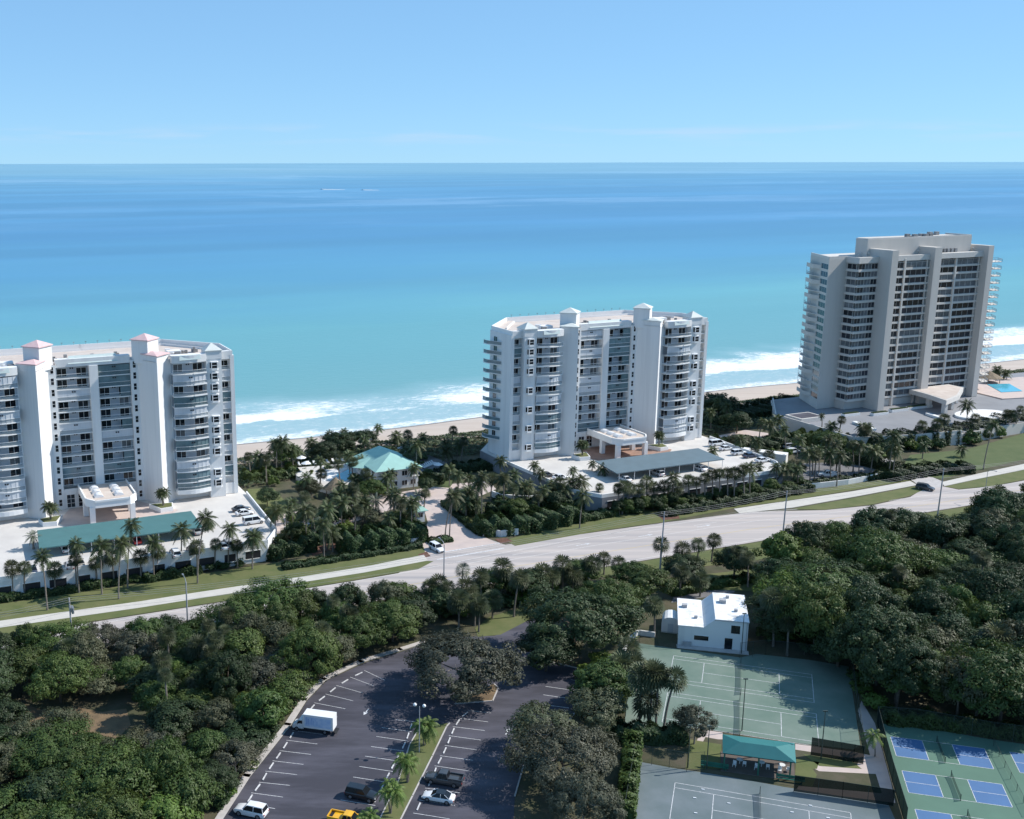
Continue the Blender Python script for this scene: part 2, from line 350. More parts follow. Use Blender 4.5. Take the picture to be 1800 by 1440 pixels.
def strip(mb, pts, w, z):
    """ribbon of width w along ground points"""
    P = [np.array(p[:2], float) for p in pts]; Ls = []; Rs = []
    for i, p in enumerate(P):
        d = P[min(i+1, len(P)-1)]-P[max(i-1, 0)]; d = d/np.linalg.norm(d); nn = np.array([-d[1], d[0]])*w/2
        Ls.append(p+nn); Rs.append(p-nn)
    for i in range(len(P)-1):
        mb.add([(*Rs[i], z), (*Rs[i+1], z), (*Ls[i+1], z), (*Ls[i], z)], [(0, 1, 2, 3)])
    return mb
def solid_strip(mb, pts, w, z0, z1):
    P = [np.array(p[:2], float) for p in pts]
    for a, c in zip(P, P[1:]):
        d = (c-a)/max(1e-6, np.linalg.norm(c-a)); nn = np.array([-d[1], d[0]])*w/2; e_ = d*w*.35
        mb.prism([tuple(a-nn-e_), tuple(c-nn+e_), tuple(c+nn+e_), tuple(a+nn-e_)], z0, z1)
    return mb
FARS = [(-260, 1166), (72, 1109), (389, 1059), (700, 1006), (900, 965), (1060, 936), (1320, 898), (1534, 882), (1800, 845), (2300, 752)]
road_o = bpy.data.objects['road']
def lane(fr, w, matn, name, dash=None, x0=-240, x1=2250):
    mb = MB(); xs = list(range(x0, x1, 40)); pts = []
    for x in xs:
        yn, yf = interp(NEAR, x), interp(FARS, x); pts.append(G(x, yn+(yf-yn)*fr)[:2])
    if dash:
        for i in range(0, len(pts)-1, dash): strip(mb, pts[i:i+2], w, .045)
    else: strip(mb, pts, w, .045)
    mb.build(name, M[matn], road_o)
lane(.06, .18, 'paint_worn', 'edge_line'); lane(.93, .18, 'paint_worn', 'edge_line')
lane(.42, .16, 'paint_yellow', 'centre_line'); lane(.66, .16, 'paint_worn', 'lane_line', None, 800, 2250)
lane(.80, .16, 'paint_worn', 'lane_line', 2, 820, 1380)
for (x, y) in zoomed([(735, 712), (1130, 655), (1500, 594)], 3.6, 820, 760):                # turn arrows painted on the road
    p = G(x, y)[:2]; d = cu; nn = cv; mb = MB()
    q = lambda a, c: (*(p+d*a+nn*c), .046)
    mb.add([q(-2, -.12), q(1, -.12), q(1, .12), q(-2, .12)], [(0, 1, 2, 3)]); mb.add([q(.9, -.5), q(2.4, 0), q(.9, .5)], [(0, 1, 2)])
    mb.build('arrow_marking', M['paint'], road_o)
# a white stop bar pair across the entrance drive
mb = MB(); strip(mb, [G(778, 971)[:2], G(880, 955)[:2]], .45, .046); strip(mb, [G(768, 984)[:2], G(886, 964)[:2]], .45, .046); mb.build('crossing_line', M['paint'], road_o)
# verge lawns and sidewalk
SW_U = [(-300, 1138), (0, 1092), (245, 1058), (340, 1043), (520, 1016), (640, 997), (745, 976)]
SW_L = [(-300, 1152), (0, 1104), (245, 1069), (340, 1054), (520, 1026), (640, 1007), (752, 986)]
def walk(name, up, lo):
    o = MB().prism([tuple(G(*p)[:2]) for p in up]+[tuple(G(*p)[:2]) for p in lo[::-1]], .0, .09).build(name, M['sidewalk'])
    return tag(o, kind='structure')
walk('sidewalk', SW_U, SW_L)
struct('verge', SW_L[:-1]+[(745, 986), (762, 987), (735, 1001)]+[(p[0], p[1]-1.5) for p in FAR[8::-1]], .05, M['lawn'])
struct('verge', [(-300, 1105), (0, 1062), (245, 1026), (480, 990), (600, 975), (745, 962), (748, 975)]+[(p[0], p[1]) for p in SW_U[::-1]], .045, M['lawn'])
SW2_U = [(1290, 895), (1420, 876), (1500, 864), (1600, 846)]; SW2_L = [(1300, 903), (1392, 893), (1500, 874), (1612, 853)]
walk('sidewalk', SW2_U, SW2_L)
walk('sidewalk', [(1655, 848), (1720, 833), (1800, 816), (2000, 772)], [(1660, 855), (1720, 842), (1800, 826), (2000, 783)])
struct('verge', [(1392, 895), (1500, 876), (1615, 854), (1622, 862), (1600, 872), (1534, 887), (1450, 896.5)], .05, M['lawn'])
struct('verge', [(1660, 855.5), (1720, 842.5), (1800, 826.5), (2000, 783.5), (2000, 804), (1800, 843.5), (1745, 854.5), (1685, 860)], .05, M['lawn'])
struct('verge', [(905, 960), (888, 950), (1010, 915), (1200, 885), (1420, 862), (1590, 838), (1600, 845), (1420, 875), (1290, 894), (1164, 918.5), (1060, 932.5)], .05, M['lawn'])
struct('verge', [(1098, 992.5), (1320, 955.5), (1444, 934), (1633, 901.5), (1800, 874.5), (1990, 838), (1990, 860), (1633, 930), (1444, 960), (1330, 985), (1180, 1003), (1060, 1015), (1040, 1001)], .05, M['lawn'])
struct('lawn', [(835, 1105), (860, 1085), (945, 1060), (960, 1078), (930, 1090), (880, 1116), (840, 1120)], .04, M['lawn'])
struct('lawn', [(1180, 1016), (1330, 1000), (1330, 1040), (1180, 1035)], .04, M['lawn'])
struct('lawn', [(1580, 830), (1600, 800), (1700, 790), (1800, 762), (1900, 750), (1900, 790), (1800, 808), (1655, 842)], .04, M['lawn_far'])
struct('lawn', [(435, 860), (480, 858), (500, 880), (510, 900), (470, 905), (440, 890)], .04, M['lawn'])
struct('lawn', [(750, 855), (765, 842), (800, 845), (790, 858)], .04, M['lawn_far'])
struct('lawn', [(800, 885), (850, 880), (850, 940), (835, 928)], .04, M['lawn'])
struct('lawn', [(1095, 1118), (1130, 1112), (1115, 1130), (1095, 1140)], .04, M['lawn'])
struct('side_street', [(1605, 846), (1590, 838), (1545, 815), (1480, 806), (1490, 800), (1560, 806), (1660, 848), (1656, 856), (1625, 861)], .035, M['kerb'])
struct('drive', [(749, 976), (730, 962), (742, 940), (752, 918), (745, 895), (700, 892), (640, 912), (560, 938), (478, 938), (486, 905), (560, 893), (640, 884), (690, 868), (780, 852), (860, 846), (872, 860), (845, 872), (776, 884), (849, 943), (857, 946.7), (875.5, 956.8)], .036, M['paver'])
struct('drive', [(1180, 1060), (1290, 1042), (1300, 1028), (1190, 1032)], .036, M['asphalt_grey'])

# ------------------------------------------------------------------ parking lot
Z5 = lambda pts: zoomed(pts, 3.6, 400, 1140)
LOT = [(350, 1500), (392, 1440), (440, 1366), (512, 1276), (540, 1232), (575, 1196), (640, 1166), (705, 1146), (760, 1128), (800, 1120), (870, 1118), (945, 1078), (965, 1086), (930, 1130), (950, 1160), (1035, 1180), (1020, 1240), (985, 1290), (925, 1330), (905, 1400), (900, 1500)]
struct('parking_lot', LOT, .03, M['asphalt'])
lot_o = bpy.data.objects['parking_lot']
ISL = [(640, 1500), (668, 1440), (700, 1375), (720, 1310), (738, 1280), (790, 1272), (785, 1278), (760, 1330), (725, 1400), (700, 1450), (690, 1500)]
mb = MB().prism([tuple(G(*p)[:2]) for p in ISL], 0, .13); tag(mb.build('traffic_island', M['lawn']), kind='structure')
isl_o = bpy.data.objects['traffic_island']
solid_strip(MB(), [G(*p)[:2] for p in ISL[5:]], .18, 0, .16).build('kerb', M['kerb'], isl_o)
solid_strip(MB(), [G(*p)[:2] for p in ISL[:5]], .18, 0, .16).build('kerb', M['kerb'], isl_o)
PLANT = [(800, 1238), (815, 1222), (868, 1203), (876, 1210), (866, 1233)]
mb = MB().prism([tuple(G(*p)[:2]) for p in PLANT], 0, .13); tag(mb.build('traffic_island', M['litter']), kind='structure')
solid_strip(MB(), [G(*p)[:2] for p in PLANT+PLANT[:1]], .2, 0, .17).build('kerb', M['kerb'], bpy.data.objects['traffic_island.001'])
mb = MB(); solid_strip(mb, [G(*p)[:2] for p in [(385, 1440), (434, 1364), (506, 1274), (534, 1230), (569, 1194), (634, 1163), (703, 1142), (760, 1124)]], 1.1, 0, .12)
mb.build('kerb', M['kerb'], lot_o)
mb = MB(); solid_strip(mb, [G(*p)[:2] for p in [(905, 1400), (925, 1330), (985, 1290), (1020, 1240), (1035, 1180), (950, 1160), (930, 1130)]], .2, 0, .15); mb.build('kerb', M['kerb'], lot_o)
bay_lines = [
 [((105, 985), (300, 1015)), ((150, 915), (350, 942)), ((200, 848), (395, 868)), ((240, 778), (440, 800)), ((285, 712), (480, 735)), ((330, 648), (528, 672)), ((373, 582), (568, 606)), ((412, 520), (605, 545)), ((455, 460), (650, 490)), ((498, 402), (695, 435)), ((548, 345), (745, 383)), ((620, 290), (795, 333)), ((688, 235), (855, 283)), ((775, 182), (925, 238)), ((865, 140), (997, 203))],
 [((1185, 465), (1065, 452)), ((1165, 528), (975, 502)), ((1145, 588), (942, 558)), ((1115, 650), (908, 622)), ((1080, 714), (870, 683)), ((1045, 780), (835, 748)), ((1010, 848), (795, 815)), ((975, 920), (755, 885)), ((935, 995), (715, 960)), ((895, 1075), (675, 1035))],
 [((1520, 393), (1668, 410)), ((1460, 442), (1648, 466)), ((1425, 496), (1628, 521)), ((1400, 553), (1603, 581)), ((1375, 615), (1577, 643)), ((1345, 680), (1552, 709)), ((1310, 744), (1525, 776)), ((1285, 812), (1497, 845)), ((1250, 885), (1468, 915)), ((1212, 960), (1438, 995)), ((1175, 1043), (1405, 1080))]]
for row in bay_lines:
    prev = None
    for a, c in row:
        (pa, pc) = Z5([a, c]); A = G(*pa)[:2]; Cc = G(*pc)[:2]
        strip(MB(), [A, Cc], .095, .042).build('bay_line', M['paint'], lot_o)
        if prev is not None:
            mid = (A+prev[0])/2; dirv = (A-prev[0]); ln = np.linalg.norm(dirv); dirv = dirv/ln
            inn = ((Cc-A)+(prev[1]-prev[0]))/2; inn = inn/np.linalg.norm(inn)
            q = mid+inn*.35
            o = solid_strip(MB(), [q-dirv*.85, q+dirv*.85], .18, .03, .15).build('wheel_stop', M['paint'], lot_o)
        prev = (A, Cc)
for a, c in [((1003.3, 1195.1), (1029, 1200)), ((959, 1207), (1019, 1215.6)), ((955, 1221.8), (1011, 1230)), ((948, 1238), (1000, 1245))]:
    strip(MB(), [G(*a)[:2], G(*c)[:2]], .11, .042).build('bay_line', M['paint'], lot_o)
for x, y, sgn in ((643.6, 1252, -1), (892, 1286, 1)):
    p = G(x, y)[:2]; d = np.array([.36, .93])*sgn; nn = np.array([-d[1], d[0]]); q = lambda a, c: (*(p+d*a+nn*c), .044)
    mb = MB(); mb.add([q(-1.1, -.1), q(.2, -.1), q(.2, .1), q(-1.1, .1)], [(0, 1, 2, 3)]); mb.add([q(.1, -.42), q(1.1, 0), q(.1, .42)], [(0, 1, 2)]); mb.build('arrow_marking', M['paint'], lot_o)

# ------------------------------------------------------------------ building pieces
def window_mesh(name, w, h, panes=2, glass='window_glass', frame='stucco_trim', fw=.07, rows=1):
    """frame and glass in the x-z plane, facing -y, origin at bottom centre"""
    b = MB()
    b.cur = 1; b.add([(-w/2, -.012, 0), (w/2, -.012, 0), (w/2, -.012, h), (-w/2, -.012, h)], [(0, 1, 2, 3)])
    b.cur = 0
    for x0, x1, z0, z1 in [(-w/2, w/2, 0, fw), (-w/2, w/2, h-fw, h), (-w/2, -w/2+fw, fw, h-fw), (w/2-fw, w/2, fw, h-fw)]: b.box(x0, x1, -.05, -.002, z0, z1)
    for i in range(1, panes): x = -w/2+w*i/panes; b.box(x-fw/2, x+fw/2, -.045, -.003, fw, h-fw)
    for i in range(1, rows): z = h*i/rows; b.box(-w/2+fw, w/2-fw, -.04, -.004, z-fw/2, z+fw/2)
    return b.mesh(name, [M[frame], M[glass]])
def bowed(u0, u1, v_back, v_front, bow, n=8):
    return [(u0, v_back)]+[(u0+(u1-u0)*i/n, v_front-bow*math.sin(math.pi*i/n)) for i in range(n+1)]+[(u1, v_back)]
def rail_mesh(name, line, h=1.0, posts=True, glass='rail_glass'):
    b = MB(); b.cur = 1
    for p, q in zip(line, line[1:]): b.add([(*p, .05), (*q, .05), (*q, h-.04), (*p, h-.04)], [(0, 1, 2, 3)])
    b.cur = 0
    solid_strip(b, line, .07, h-.05, h+.02)
    if posts:
        for p in (line[0], line[-1]): b.box(p[0]-.04, p[0]+.04, p[1]-.04, p[1]+.04, 0, h-.05)
    return b.mesh(name, [M['stucco_trim'], M[glass]])
def panel_mesh(name, line, h, matn, seam=1.2):
    b = MB()
    for p, q in zip(line, line[1:]):
        b.add([(*p, 0), (*q, 0), (*q, h), (*p, h)], [(0, 1, 2, 3)])
    for p in line[1:-1]: b.box(p[0]-.03, p[0]+.03, p[1]-.05, p[1]+.0, 0, h)
    return b.mesh(name, M[matn])
CONDO = {}
def condo_meshes():
    C = CONDO
    C['door'] = window_mesh('sliding_door', 2.5, 2.1); C['door_s'] = window_mesh('sliding_door', 2.4, 2.1); C['door_c'] = window_mesh('sliding_door', 2.4, 2.1, 2, 'curtain_glass')
    C['strip'] = window_mesh('strip_window', .85, 1.75, 1, rows=2)
    C['end'] = window_mesh('end_window', 2.1, 1.8, 2)
    C['lobby'] = window_mesh('lobby_window', 2.0, 3.4, 2, rows=3)
    v_ = MB(); v_.box(-.45, -.08, -.03, 0, 0, .38); v_.box(.08, .45, -.03, 0, 0, .38); C['vent'] = v_.mesh('vent', M['vent'])
    # wing balcony (right-hand one; mirrored for the left)
    for sg in (1, -1):
        B_ = bowed(18.4, 27.0, .7, -1.7, .95); B_ = [(sg*x, y) for x, y in B_]
        s_ = MB(); s_.prism(B_, -.2, 0); C['wslab', sg] = s_.mesh('slab', M['stucco_trim'])
        line = [(x*1, y+.12) for x, y in B_[1:-1]]
        C['wrail', sg] = rail_mesh('railing', line)
        C['wshut', sg] = panel_mesh('shutter', [(x, y+.25) for x, y in B_[1:-1]], 2.55, 'shutter'); C['wglaz', sg] = panel_mesh('glazing', [(x, y+.25) for x, y in B_[1:-1]], 2.55, 'teal_glass')
        b_ = MB(); b_.prism([(sg*23.5, -2.72), (sg*26.9, -1.95), (sg*26.9, -1.65), (sg*23.5, -2.4)], 0, .32); C['step', sg] = b_.mesh('slab_step', M['stucco_trim'])
        u0, u1 = (31.1, 33.55) if sg > 0 else (-33.55, -31.1)
        s_ = MB(); s_.box(min(u0, u1), max(u0, u1), .15, 1.6, -.2, 0); C['eslab', sg] = s_.mesh('slab', M['stucco_trim'])
        C['erail', sg] = rail_mesh('railing', [(u0, .22), (u1, .22)])
        C['eshut', sg] = panel_mesh('shutter', [(u0, .3), (u1, .3)], 2.55, 'shutter'); C['eglaz', sg] = panel_mesh('glazing', [(u0, .3), (u1, .3)], 2.55, 'teal_glass')
        T_ = [(sg*34.6, 5.2), (sg*37.0, 10.2), (sg*37.0, 12.2), (sg*34.6, 13.2)]
        s_ = MB(); s_.prism(T_, -.2, 0); C['sslab', sg] = s_.mesh('slab', M['stucco_trim'])
        C['srail', sg] = rail_mesh('railing', [(sg*34.7, 5.4), (sg*36.9, 10.2), (sg*36.9, 12.1)], glass='teal_glass' if sg < 0 else 'rail_glass')
        a_, c_ = (1.05, 8.95) if sg > 0 else (-8.95, -1.05)
        s_ = MB(); s_.box(a_, c_, 4.1, 6.0, -.2, 0); C['rslab', sg] = s_.mesh('slab', M['stucco_trim'])
        C['rrail', sg] = rail_mesh('railing', [(a_, 4.2), (c_, 4.2)], posts=False)
        C['rshut', sg] = panel_mesh('shutter', [(a_+(c_-a_)*i/3, 4.3) for i in range(4)], 2.55, 'shutter'); C['rglaz', sg] = panel_mesh('glazing', [(a_+(c_-a_)*i/3, 4.3) for i in range(4)], 2.55, 'teal_glass')
        C['rhalf', sg] = panel_mesh('glazing', [(c_-2.6, 4.3), (c_-.1, 4.3)], 2.55, 'teal_glass')
    # bay window: three sided box with panes
    b_ = MB(); pl = [(-1.1, 0), (-.75, -.65), (.75, -.65), (1.1, 0)]
    b_.prism(pl, 0, .55); b_.prism(pl, 2.0, 2.25)
    for p in pl[1:3]: b_.box(p[0]-.09, p[0]+.09, p[1]-.02, p[1]+.16, .55, 2.0)
    b_.box(-.75, .75, -.62, -.55, 1.22, 1.32)
    b_.cur = 1
    for p, q in zip(pl, pl[1:]): b_.add([(p[0]*.96, p[1]*.92, .55), (q[0]*.96, q[1]*.92, .55), (q[0]*.96, q[1]*.92, 2.0), (p[0]*.96, p[1]*.92, 2.0)], [(0, 1, 2, 3)])
    C['bay'] = b_.mesh('bay_window', [M['stucco_trim'], M['window_glass']])
condo_meshes()

def mirror(poly): return [(-x, y) for x, y in poly[::-1]]
def condo(O, label, cap, carport_mat, pat):
    TH2 = RAD(23.2); root = empty('condominium', (O[0], O[1], 0), TH2); tag(root, label, 'building')
    C = CONDO; Z0 = 4.25; ZR = 40.9
    half = [(0, 6.0), (9.0, 6.0), (9.0, 3.6), (10.9, 3.6), (14.3, -3.0), (18.2, .7), (27.0, .7), (27.0, -1.2), (31.0, -1.2), (31.0, 1.6), (33.6, 1.6), (33.6, 0), (34.6, 0), (34.6, 12.5), (22, 26), (0, 26)]
    plan = half+mirror(half)[1:-1]
    b = MB(); b.prism(plan, Z0, ZR)
    W = b.build('wall', M['stucco'], root)
    # upper band over the recess and over the wing balconies, and the lobby wall below the recess
    b = MB(); b.box(-9, 9, 4.0, 6.02, 40.15, 42.1); b.box(-9, 9, 3.9, 6.02, 4.3, 9.35)
    b.box(-1.05, 1.05, 3.7, 6.02, 9.35, 40.15); b.build('centre_frame', M['stucco'], root)
    for sg in (1, -1):
        b = MB(); b.prism([(sg*x, y) for x, y in bowed(18.25, 27.0, .72, -1.5, .8)], 40.1, 42.0); b.build('parapet', M['stucco'], root)
        b = MB(); b.prism([(sg*x, y) for x, y in bowed(18.3, 27.05, .72, -1.75, 1.0)], 6.2, 7.3); b.build('balcony_base', M['stucco_trim'], root)
        MB().box(min(sg*31, sg*33.6), max(sg*31, sg*33.6), 0.05, 1.62, 40.0, 42.0).build('end_frame', M['stucco'], root); MB().box(min(sg*31, sg*33.6), max(sg*31, sg*33.6), .1, 1.62, 4.3, 7.2).build('end_base', M['stucco'], root)
    # parapet ring, roof deck
    b = MB(); ring = half[4:6]+[(18.2, .7), (27, .7), (27, -1.2), (31, -1.2), (31, .6), (34.6, 0), (34.6, 12.5), (22, 26), (0, 26)]
    for sg in (1, -1): solid_strip(b, [(sg*x*.992, y) for x, y in [(27, -1.0), (31, -1.0), (31, .3), (34.4, .2), (34.4, 12.4), (21.9, 25.8), (0, 25.8)]], .3, 40.85, 42.1)
    b.build('roof_parapet', M['stucco_trim'], root)
    deck = MB().sheet([(x*.985, y) for x, y in plan], 40.95).build('roof_deck', M['roof_deck'], root)
    b = MB()
    for sg in (1, -1): solid_strip(b, [(sg*30, 11), (sg*21, 22.3), (0, 22.3)], .2, 40.9, 41.5)
    b.build('roof_kerb', M['stucco_trim'], deck)
    # sloping screen on the central parapet
    b = MB(); b.add([(-6, 3.85, 40.9), (6, 3.85, 40.9), (5.7, 4.9, 42.75), (-5.7, 4.9, 42.75), (-6, 5.4, 40.9), (6, 5.4, 40.9)], [(0, 1, 2, 3), (1, 5, 2), (4, 0, 3), (5, 4, 3, 2)])
    b.build('roof_screen', M['roof_panel_green'], root)
    for sg in (1, -1):
        b = MB(); b.add([(sg*20, -2.4, 40.9), (sg*25.5, -2.4, 40.9), (sg*25.3, -2.0, 42.1), (sg*20.2, -2.0, 42.1)], [(0, 1, 2, 3) if sg > 0 else (3, 2, 1, 0)]); b.build('roof_screen', M['roof_panel_green'], root)
    # stair towers with pyramid caps, prow hips, caps over the bay windows
    def cap_on(poly, z, apex, nm='tower_cap'):
        c_ = [sum(p[0] for p in poly)/len(poly), sum(p[1] for p in poly)/len(poly)]
        ov = [(c_[0]+(p[0]-c_[0])*1.12, c_[1]+(p[1]-c_[1])*1.12) for p in poly]
        b = MB(); b.prism(ov, z, z+.22); b.pyramid(ov, z+.22, apex); return b.build(nm, M[cap], root)
    for sg in (1, -1):
        cu_, cv_, r_ = sg*12.9, 4.0, 3.35
        dia = [(cu_, cv_-r_), (cu_+r_, cv_), (cu_, cv_+r_), (cu_-r_, cv_)]
        MB().prism(dia, 40.0, 45.8).build('stair_tower', M['stucco'], root); cap_on(dia, 45.8, (cu_, cv_, 47.35))
        pr_ = [(sg*11.0, 3.4), (sg*14.3, -2.9), (sg*18.0, .7), (sg*15.5, 4.0)]
        if sg < 0: pr_ = pr_[::-1]
        MB().prism(pr_, 40.5, 42.35).build('prow', M['stucco'], root); cap_on(pr_, 42.35, (sg*14.2, .9, 43.25), 'prow_cap')
        sq = [(sg*29-2.1, -1.3), (sg*29+2.1, -1.3), (sg*29+2.1, 2.9), (sg*29-2.1, 2.9)]
        MB().prism(sq, 40.5, 42.5).build('corner_tower', M['stucco'], root)
        ov = [(p[0], p[1]) for p in sq]; b = MB(); b.prism([(sg*29-2.3, -1.5), (sg*29+2.3, -1.5), (sg*29+2.3, 3.1), (sg*29-2.3, 3.1)], 42.5, 42.7); b.pyramid([(sg*29-2.3, -1.5), (sg*29+2.3, -1.5), (sg*29+2.3, 3.1), (sg*29-2.3, 3.1)], 42.7, (sg*29, .8, 44.4)); b.build('corner_cap', M['roof_grey'], root)
        # roof machinery behind the wings
        for i in range(9):
            x, y = sg*(18.5+rng.random()*8), 2.5+rng.random()*6; w_, d_, h_ = .5+rng.random()*1.2, .5+rng.random(), .5+rng.random()*1.0
            MB().box(x-w_/2, x+w_/2, y-d_/2, y+d_/2, 40.97, 40.97+h_).build('air_handler', M['roof_equip' if rng.random() < .7 else 'stucco_trim'], root)
        MB().box(min(sg*18.6, sg*22), max(sg*18.6, sg*22), 4, 6.5, 40.97, 42.3).build('machine_room', M['stucco_trim'], root)
    for i in range(16):
        x, y = -9+rng.random()*18, 8+rng.random()*5
        b = MB(); b.box(x-.4, x+.4, y-.3, y+.3, 40.97, 41.3+rng.random()*.6); b.build('air_handler', M['roof_equip'], root)
    for i in range(14):
        x = -20+40*i/13
        b = MB(); b.tube([(x, 25.8, 42.1), (x, 25.8, 42.75)], .035, 5); b.box(x-.25, x+.25, 25.7, 25.9, 42.7, 42.8); b.build('roof_light', M['roof_equip'], root)
    for sg in (1, -1):  # thin darker sheets standing in for shade on the recess back walls
        b = MB(); a_, c_ = (1.05, 8.98) if sg > 0 else (-8.98, -1.05); b.add([(a_, 5.996, 9.35), (c_, 5.996, 9.35), (c_, 5.996, 40.15), (a_, 5.996, 40.15)], [(0, 1, 2, 3)]); b.build('recess_shade_sheet', M['recess'], root)
        b = MB(); a_, c_ = (18.4, 26.98) if sg > 0 else (-26.98, -18.4); b.add([(a_, .696, 7.3), (c_, .696, 7.3), (c_, .696, 40.1), (a_, .696, 40.1)], [(0, 1, 2, 3)]); b.build('recess_shade_sheet', M['recess'], root)
    # floors
    for fl in range(12):
        z = 6.5+2.8*fl; k = 11-fl
        for sg in (1, -1):
            key = 'R' if sg > 0 else 'L'; side = sg
            t = pat['w'+key][k]
            obj('slab', C['wslab', sg], root, (0, 0, z+.0 if fl else z+.55))
            zz = z if fl else z+.55
            if t in 'sg':
                obj('shutter' if t == 's' else 'glazing', C['wshut' if t == 's' else 'wglaz', sg], root, (0, 0, zz), (0, 0, 0), (1, 1, 1 if fl else .78))
            else:
                obj('sliding_door', C['door' if rng.random() < .8 else 'door_c'], root, (sg*20.2, .7, zz+.08)); obj('sliding_door', C['door' if rng.random() < .8 else 'door_c'], root, (sg*25.2, .7, zz+.08))
            obj('vent', C['vent'], root, (sg*22.7, (.7 if t not in 'sg' else -2.42), zz+1.75))
            obj('railing', C['wrail', sg], root, (0, 0, zz))
            if fl: obj('slab_step', C['step', sg], root, (0, 0, z-.1))
            if pat['b'+key][k] == 'o': obj('bay_window', C['bay'], root, (sg*29, -1.2, z+.35))
            te = pat['e'+key][k]
            if fl:
                obj('slab', C['eslab', sg], root, (0, 0, z)); obj('railing', C['erail', sg], root, (0, 0, z))
                if te in 'sg': obj('shutter' if te == 's' else 'glazing', C['eshut' if te == 's' else 'eglaz', sg], root, (0, 0, z))
                else: obj('end_window', C['end'], root, (sg*32.3, 1.6, z+.35))
                obj('slab', C['sslab', sg], root, (0, 0, z)); obj('railing', C['srail', sg], root, (0, 0, z))
                obj('end_window', C['end'], root, (sg*34.6, 9.2, z+.35), (0, 0, sg*math.pi/2))
        if fl < 11:
            zr = 9.35+2.8*fl; k2 = 10-fl
            for sg in (1, -1):
                key = 'R' if sg > 0 else 'L'; t = pat['r'+key][k2]
                obj('slab', C['rslab', sg], root, (0, 0, zr)); obj('railing', C['rrail', sg], root, (0, 0, zr))
                if t in 'sg': obj('shutter' if t == 's' else 'glazing', C['rshut' if t == 's' else 'rglaz', sg], root, (0, 0, zr+.0))
                else:
                    a = 2.7; obj('sliding_door', C['door' if rng.random() < .8 else 'door_c'], root, (sg*a, 6.0, zr+.08)); obj('sliding_door', C['door_s' if rng.random() < .75 else 'door_c'], root, (sg*7.4, 6.0, zr+.08))
                    if t == 'h': obj('glazing', C['rhalf', sg], root, (0, 0, zr))
                obj('vent', C['vent'], root, (sg*5.0, 6.0 if t not in 'sg' else 4.24, zr+1.9))
    for fl in range(13):
        z = 5.2+2.8*fl
        for sg in (1, -1): obj('strip_window', C['strip'], root, (sg*9.95, 3.6, z))
    for x in (-7.4, -4.6, 7.4): obj('lobby_window', C['lobby'], root, (x, 3.9, 4.5))
    # ---------------- porte-cochere
    pc = empty('entrance_canopy', root.location, TH2); tag(pc, 'white porte-cochere with six vaulted skylights at the foot of the '+pat['nick'], 'canopy')
    cp = [(-5.6, 3.6), (-5.6, -9.0), (-3.7, -11.9), (4.6, -11.9), (6.6, -9.0), (6.6, 3.6)]
    MB().prism(cp, 8.4, 9.9).build('fascia', M['stucco_trim'], pc)
    inn = [(x*.93+.03, y*.95-.3) for x, y in cp]
    b = MB(); solid_strip(b, [(x*.97, y) for x, y in cp], .35, 9.85, 10.3); b.build('kerb', M['stucco_trim'], pc)
    MB().sheet(inn, 9.93).build('roof', M['roof_deck'], pc)
    for x in (-2.2, 2.6):
        for y in (-.8, -4.1, -7.4):
            b = MB(); n_ = 6
            pr_ = [(x+1.1*math.cos(math.pi*i/n_), .75*math.sin(math.pi*i/n_)) for i in range(n_+1)]
            vv = [(p, y-1.15, 9.95+q) for p, q in pr_]+[(p, y+1.15, 9.95+q) for p, q in pr_]
            b.add(vv, [(i, i+1, n_+2+i, n_+1+i) for i in range(n_)]+[tuple(range(n_, -1, -1)), tuple(range(n_+1, 2*n_+2))]); b.build('skylight', M['plastic_white'], pc)
    for x, y in ((-4.3, -10.6), (5.2, -10.6), (-4.9, -3.6), (5.9, -3.6)): MB().box(x-.6, x+.6, y-.6, y+.6, 4.28, 8.4).build('column', M['stucco_trim'], pc)
    # ---------------- podium
    po = empty('parking_podium', root.location, TH2); tag(po, 'low white parking podium with dark openings in front of the '+pat['nick'], 'parking deck')
    dk = [(-30, -40.5), (30, -40.5), (34.5, -33), (36.5, -2), (36.5, 14), (24, 28), (-24, 28), (-36.5, 14), (-36.5, -2), (-34.5, -33)]
    MB().prism(dk, 0, 4.1).build('base', M['stucco' if pat['nick'].startswith('left') else 'stucco_shade_grey'], po)
    MB().sheet([(x*.995, y*.995) for x, y in dk], 4.2).build('deck', M['deck_concrete'], po)
    b = MB(); solid_strip(b, [(-36.3, -2), (-34.4, -33), (-30, -40.3), (30, -40.3), (34.4, -33), (36.3, -2)], .3, 4.0, 5.0); b.build('parapet', M['stucco_trim'], po)
    for i in range(11):
        x = -27+5.35*i
        if pat['nick'].startswith('right') and i > 9: continue
        b = MB(); w_ = 1.75 if i % 3 else 1.3
        b.add([(x-w_, -40.515, 1.1), (x+w_, -40.515, 1.1), (x+w_, -40.515, 2.9), (x-w_, -40.515, 2.9)], [(0, 1, 2, 3)])
        b.build('garage_opening', M['vent'], po)
        MB().box(x-w_-.1, x+w_+.1, -40.62, -40.50, 2.9, 3.05).build('lintel', M['stucco_trim'], po); MB().box(x-w_-.1, x+w_+.1, -40.62, -40.50, .95, 1.1).build('sill', M['stucco_trim'], po)
    MB().sheet([(-8, 3.6), (-12, -6), (-9, -15), (10, -15), (17, -8), (9, 3.6)], 4.215).build('entrance_paving', M['paver' if pat['nick'].startswith('left') else 'paver_red'], po)
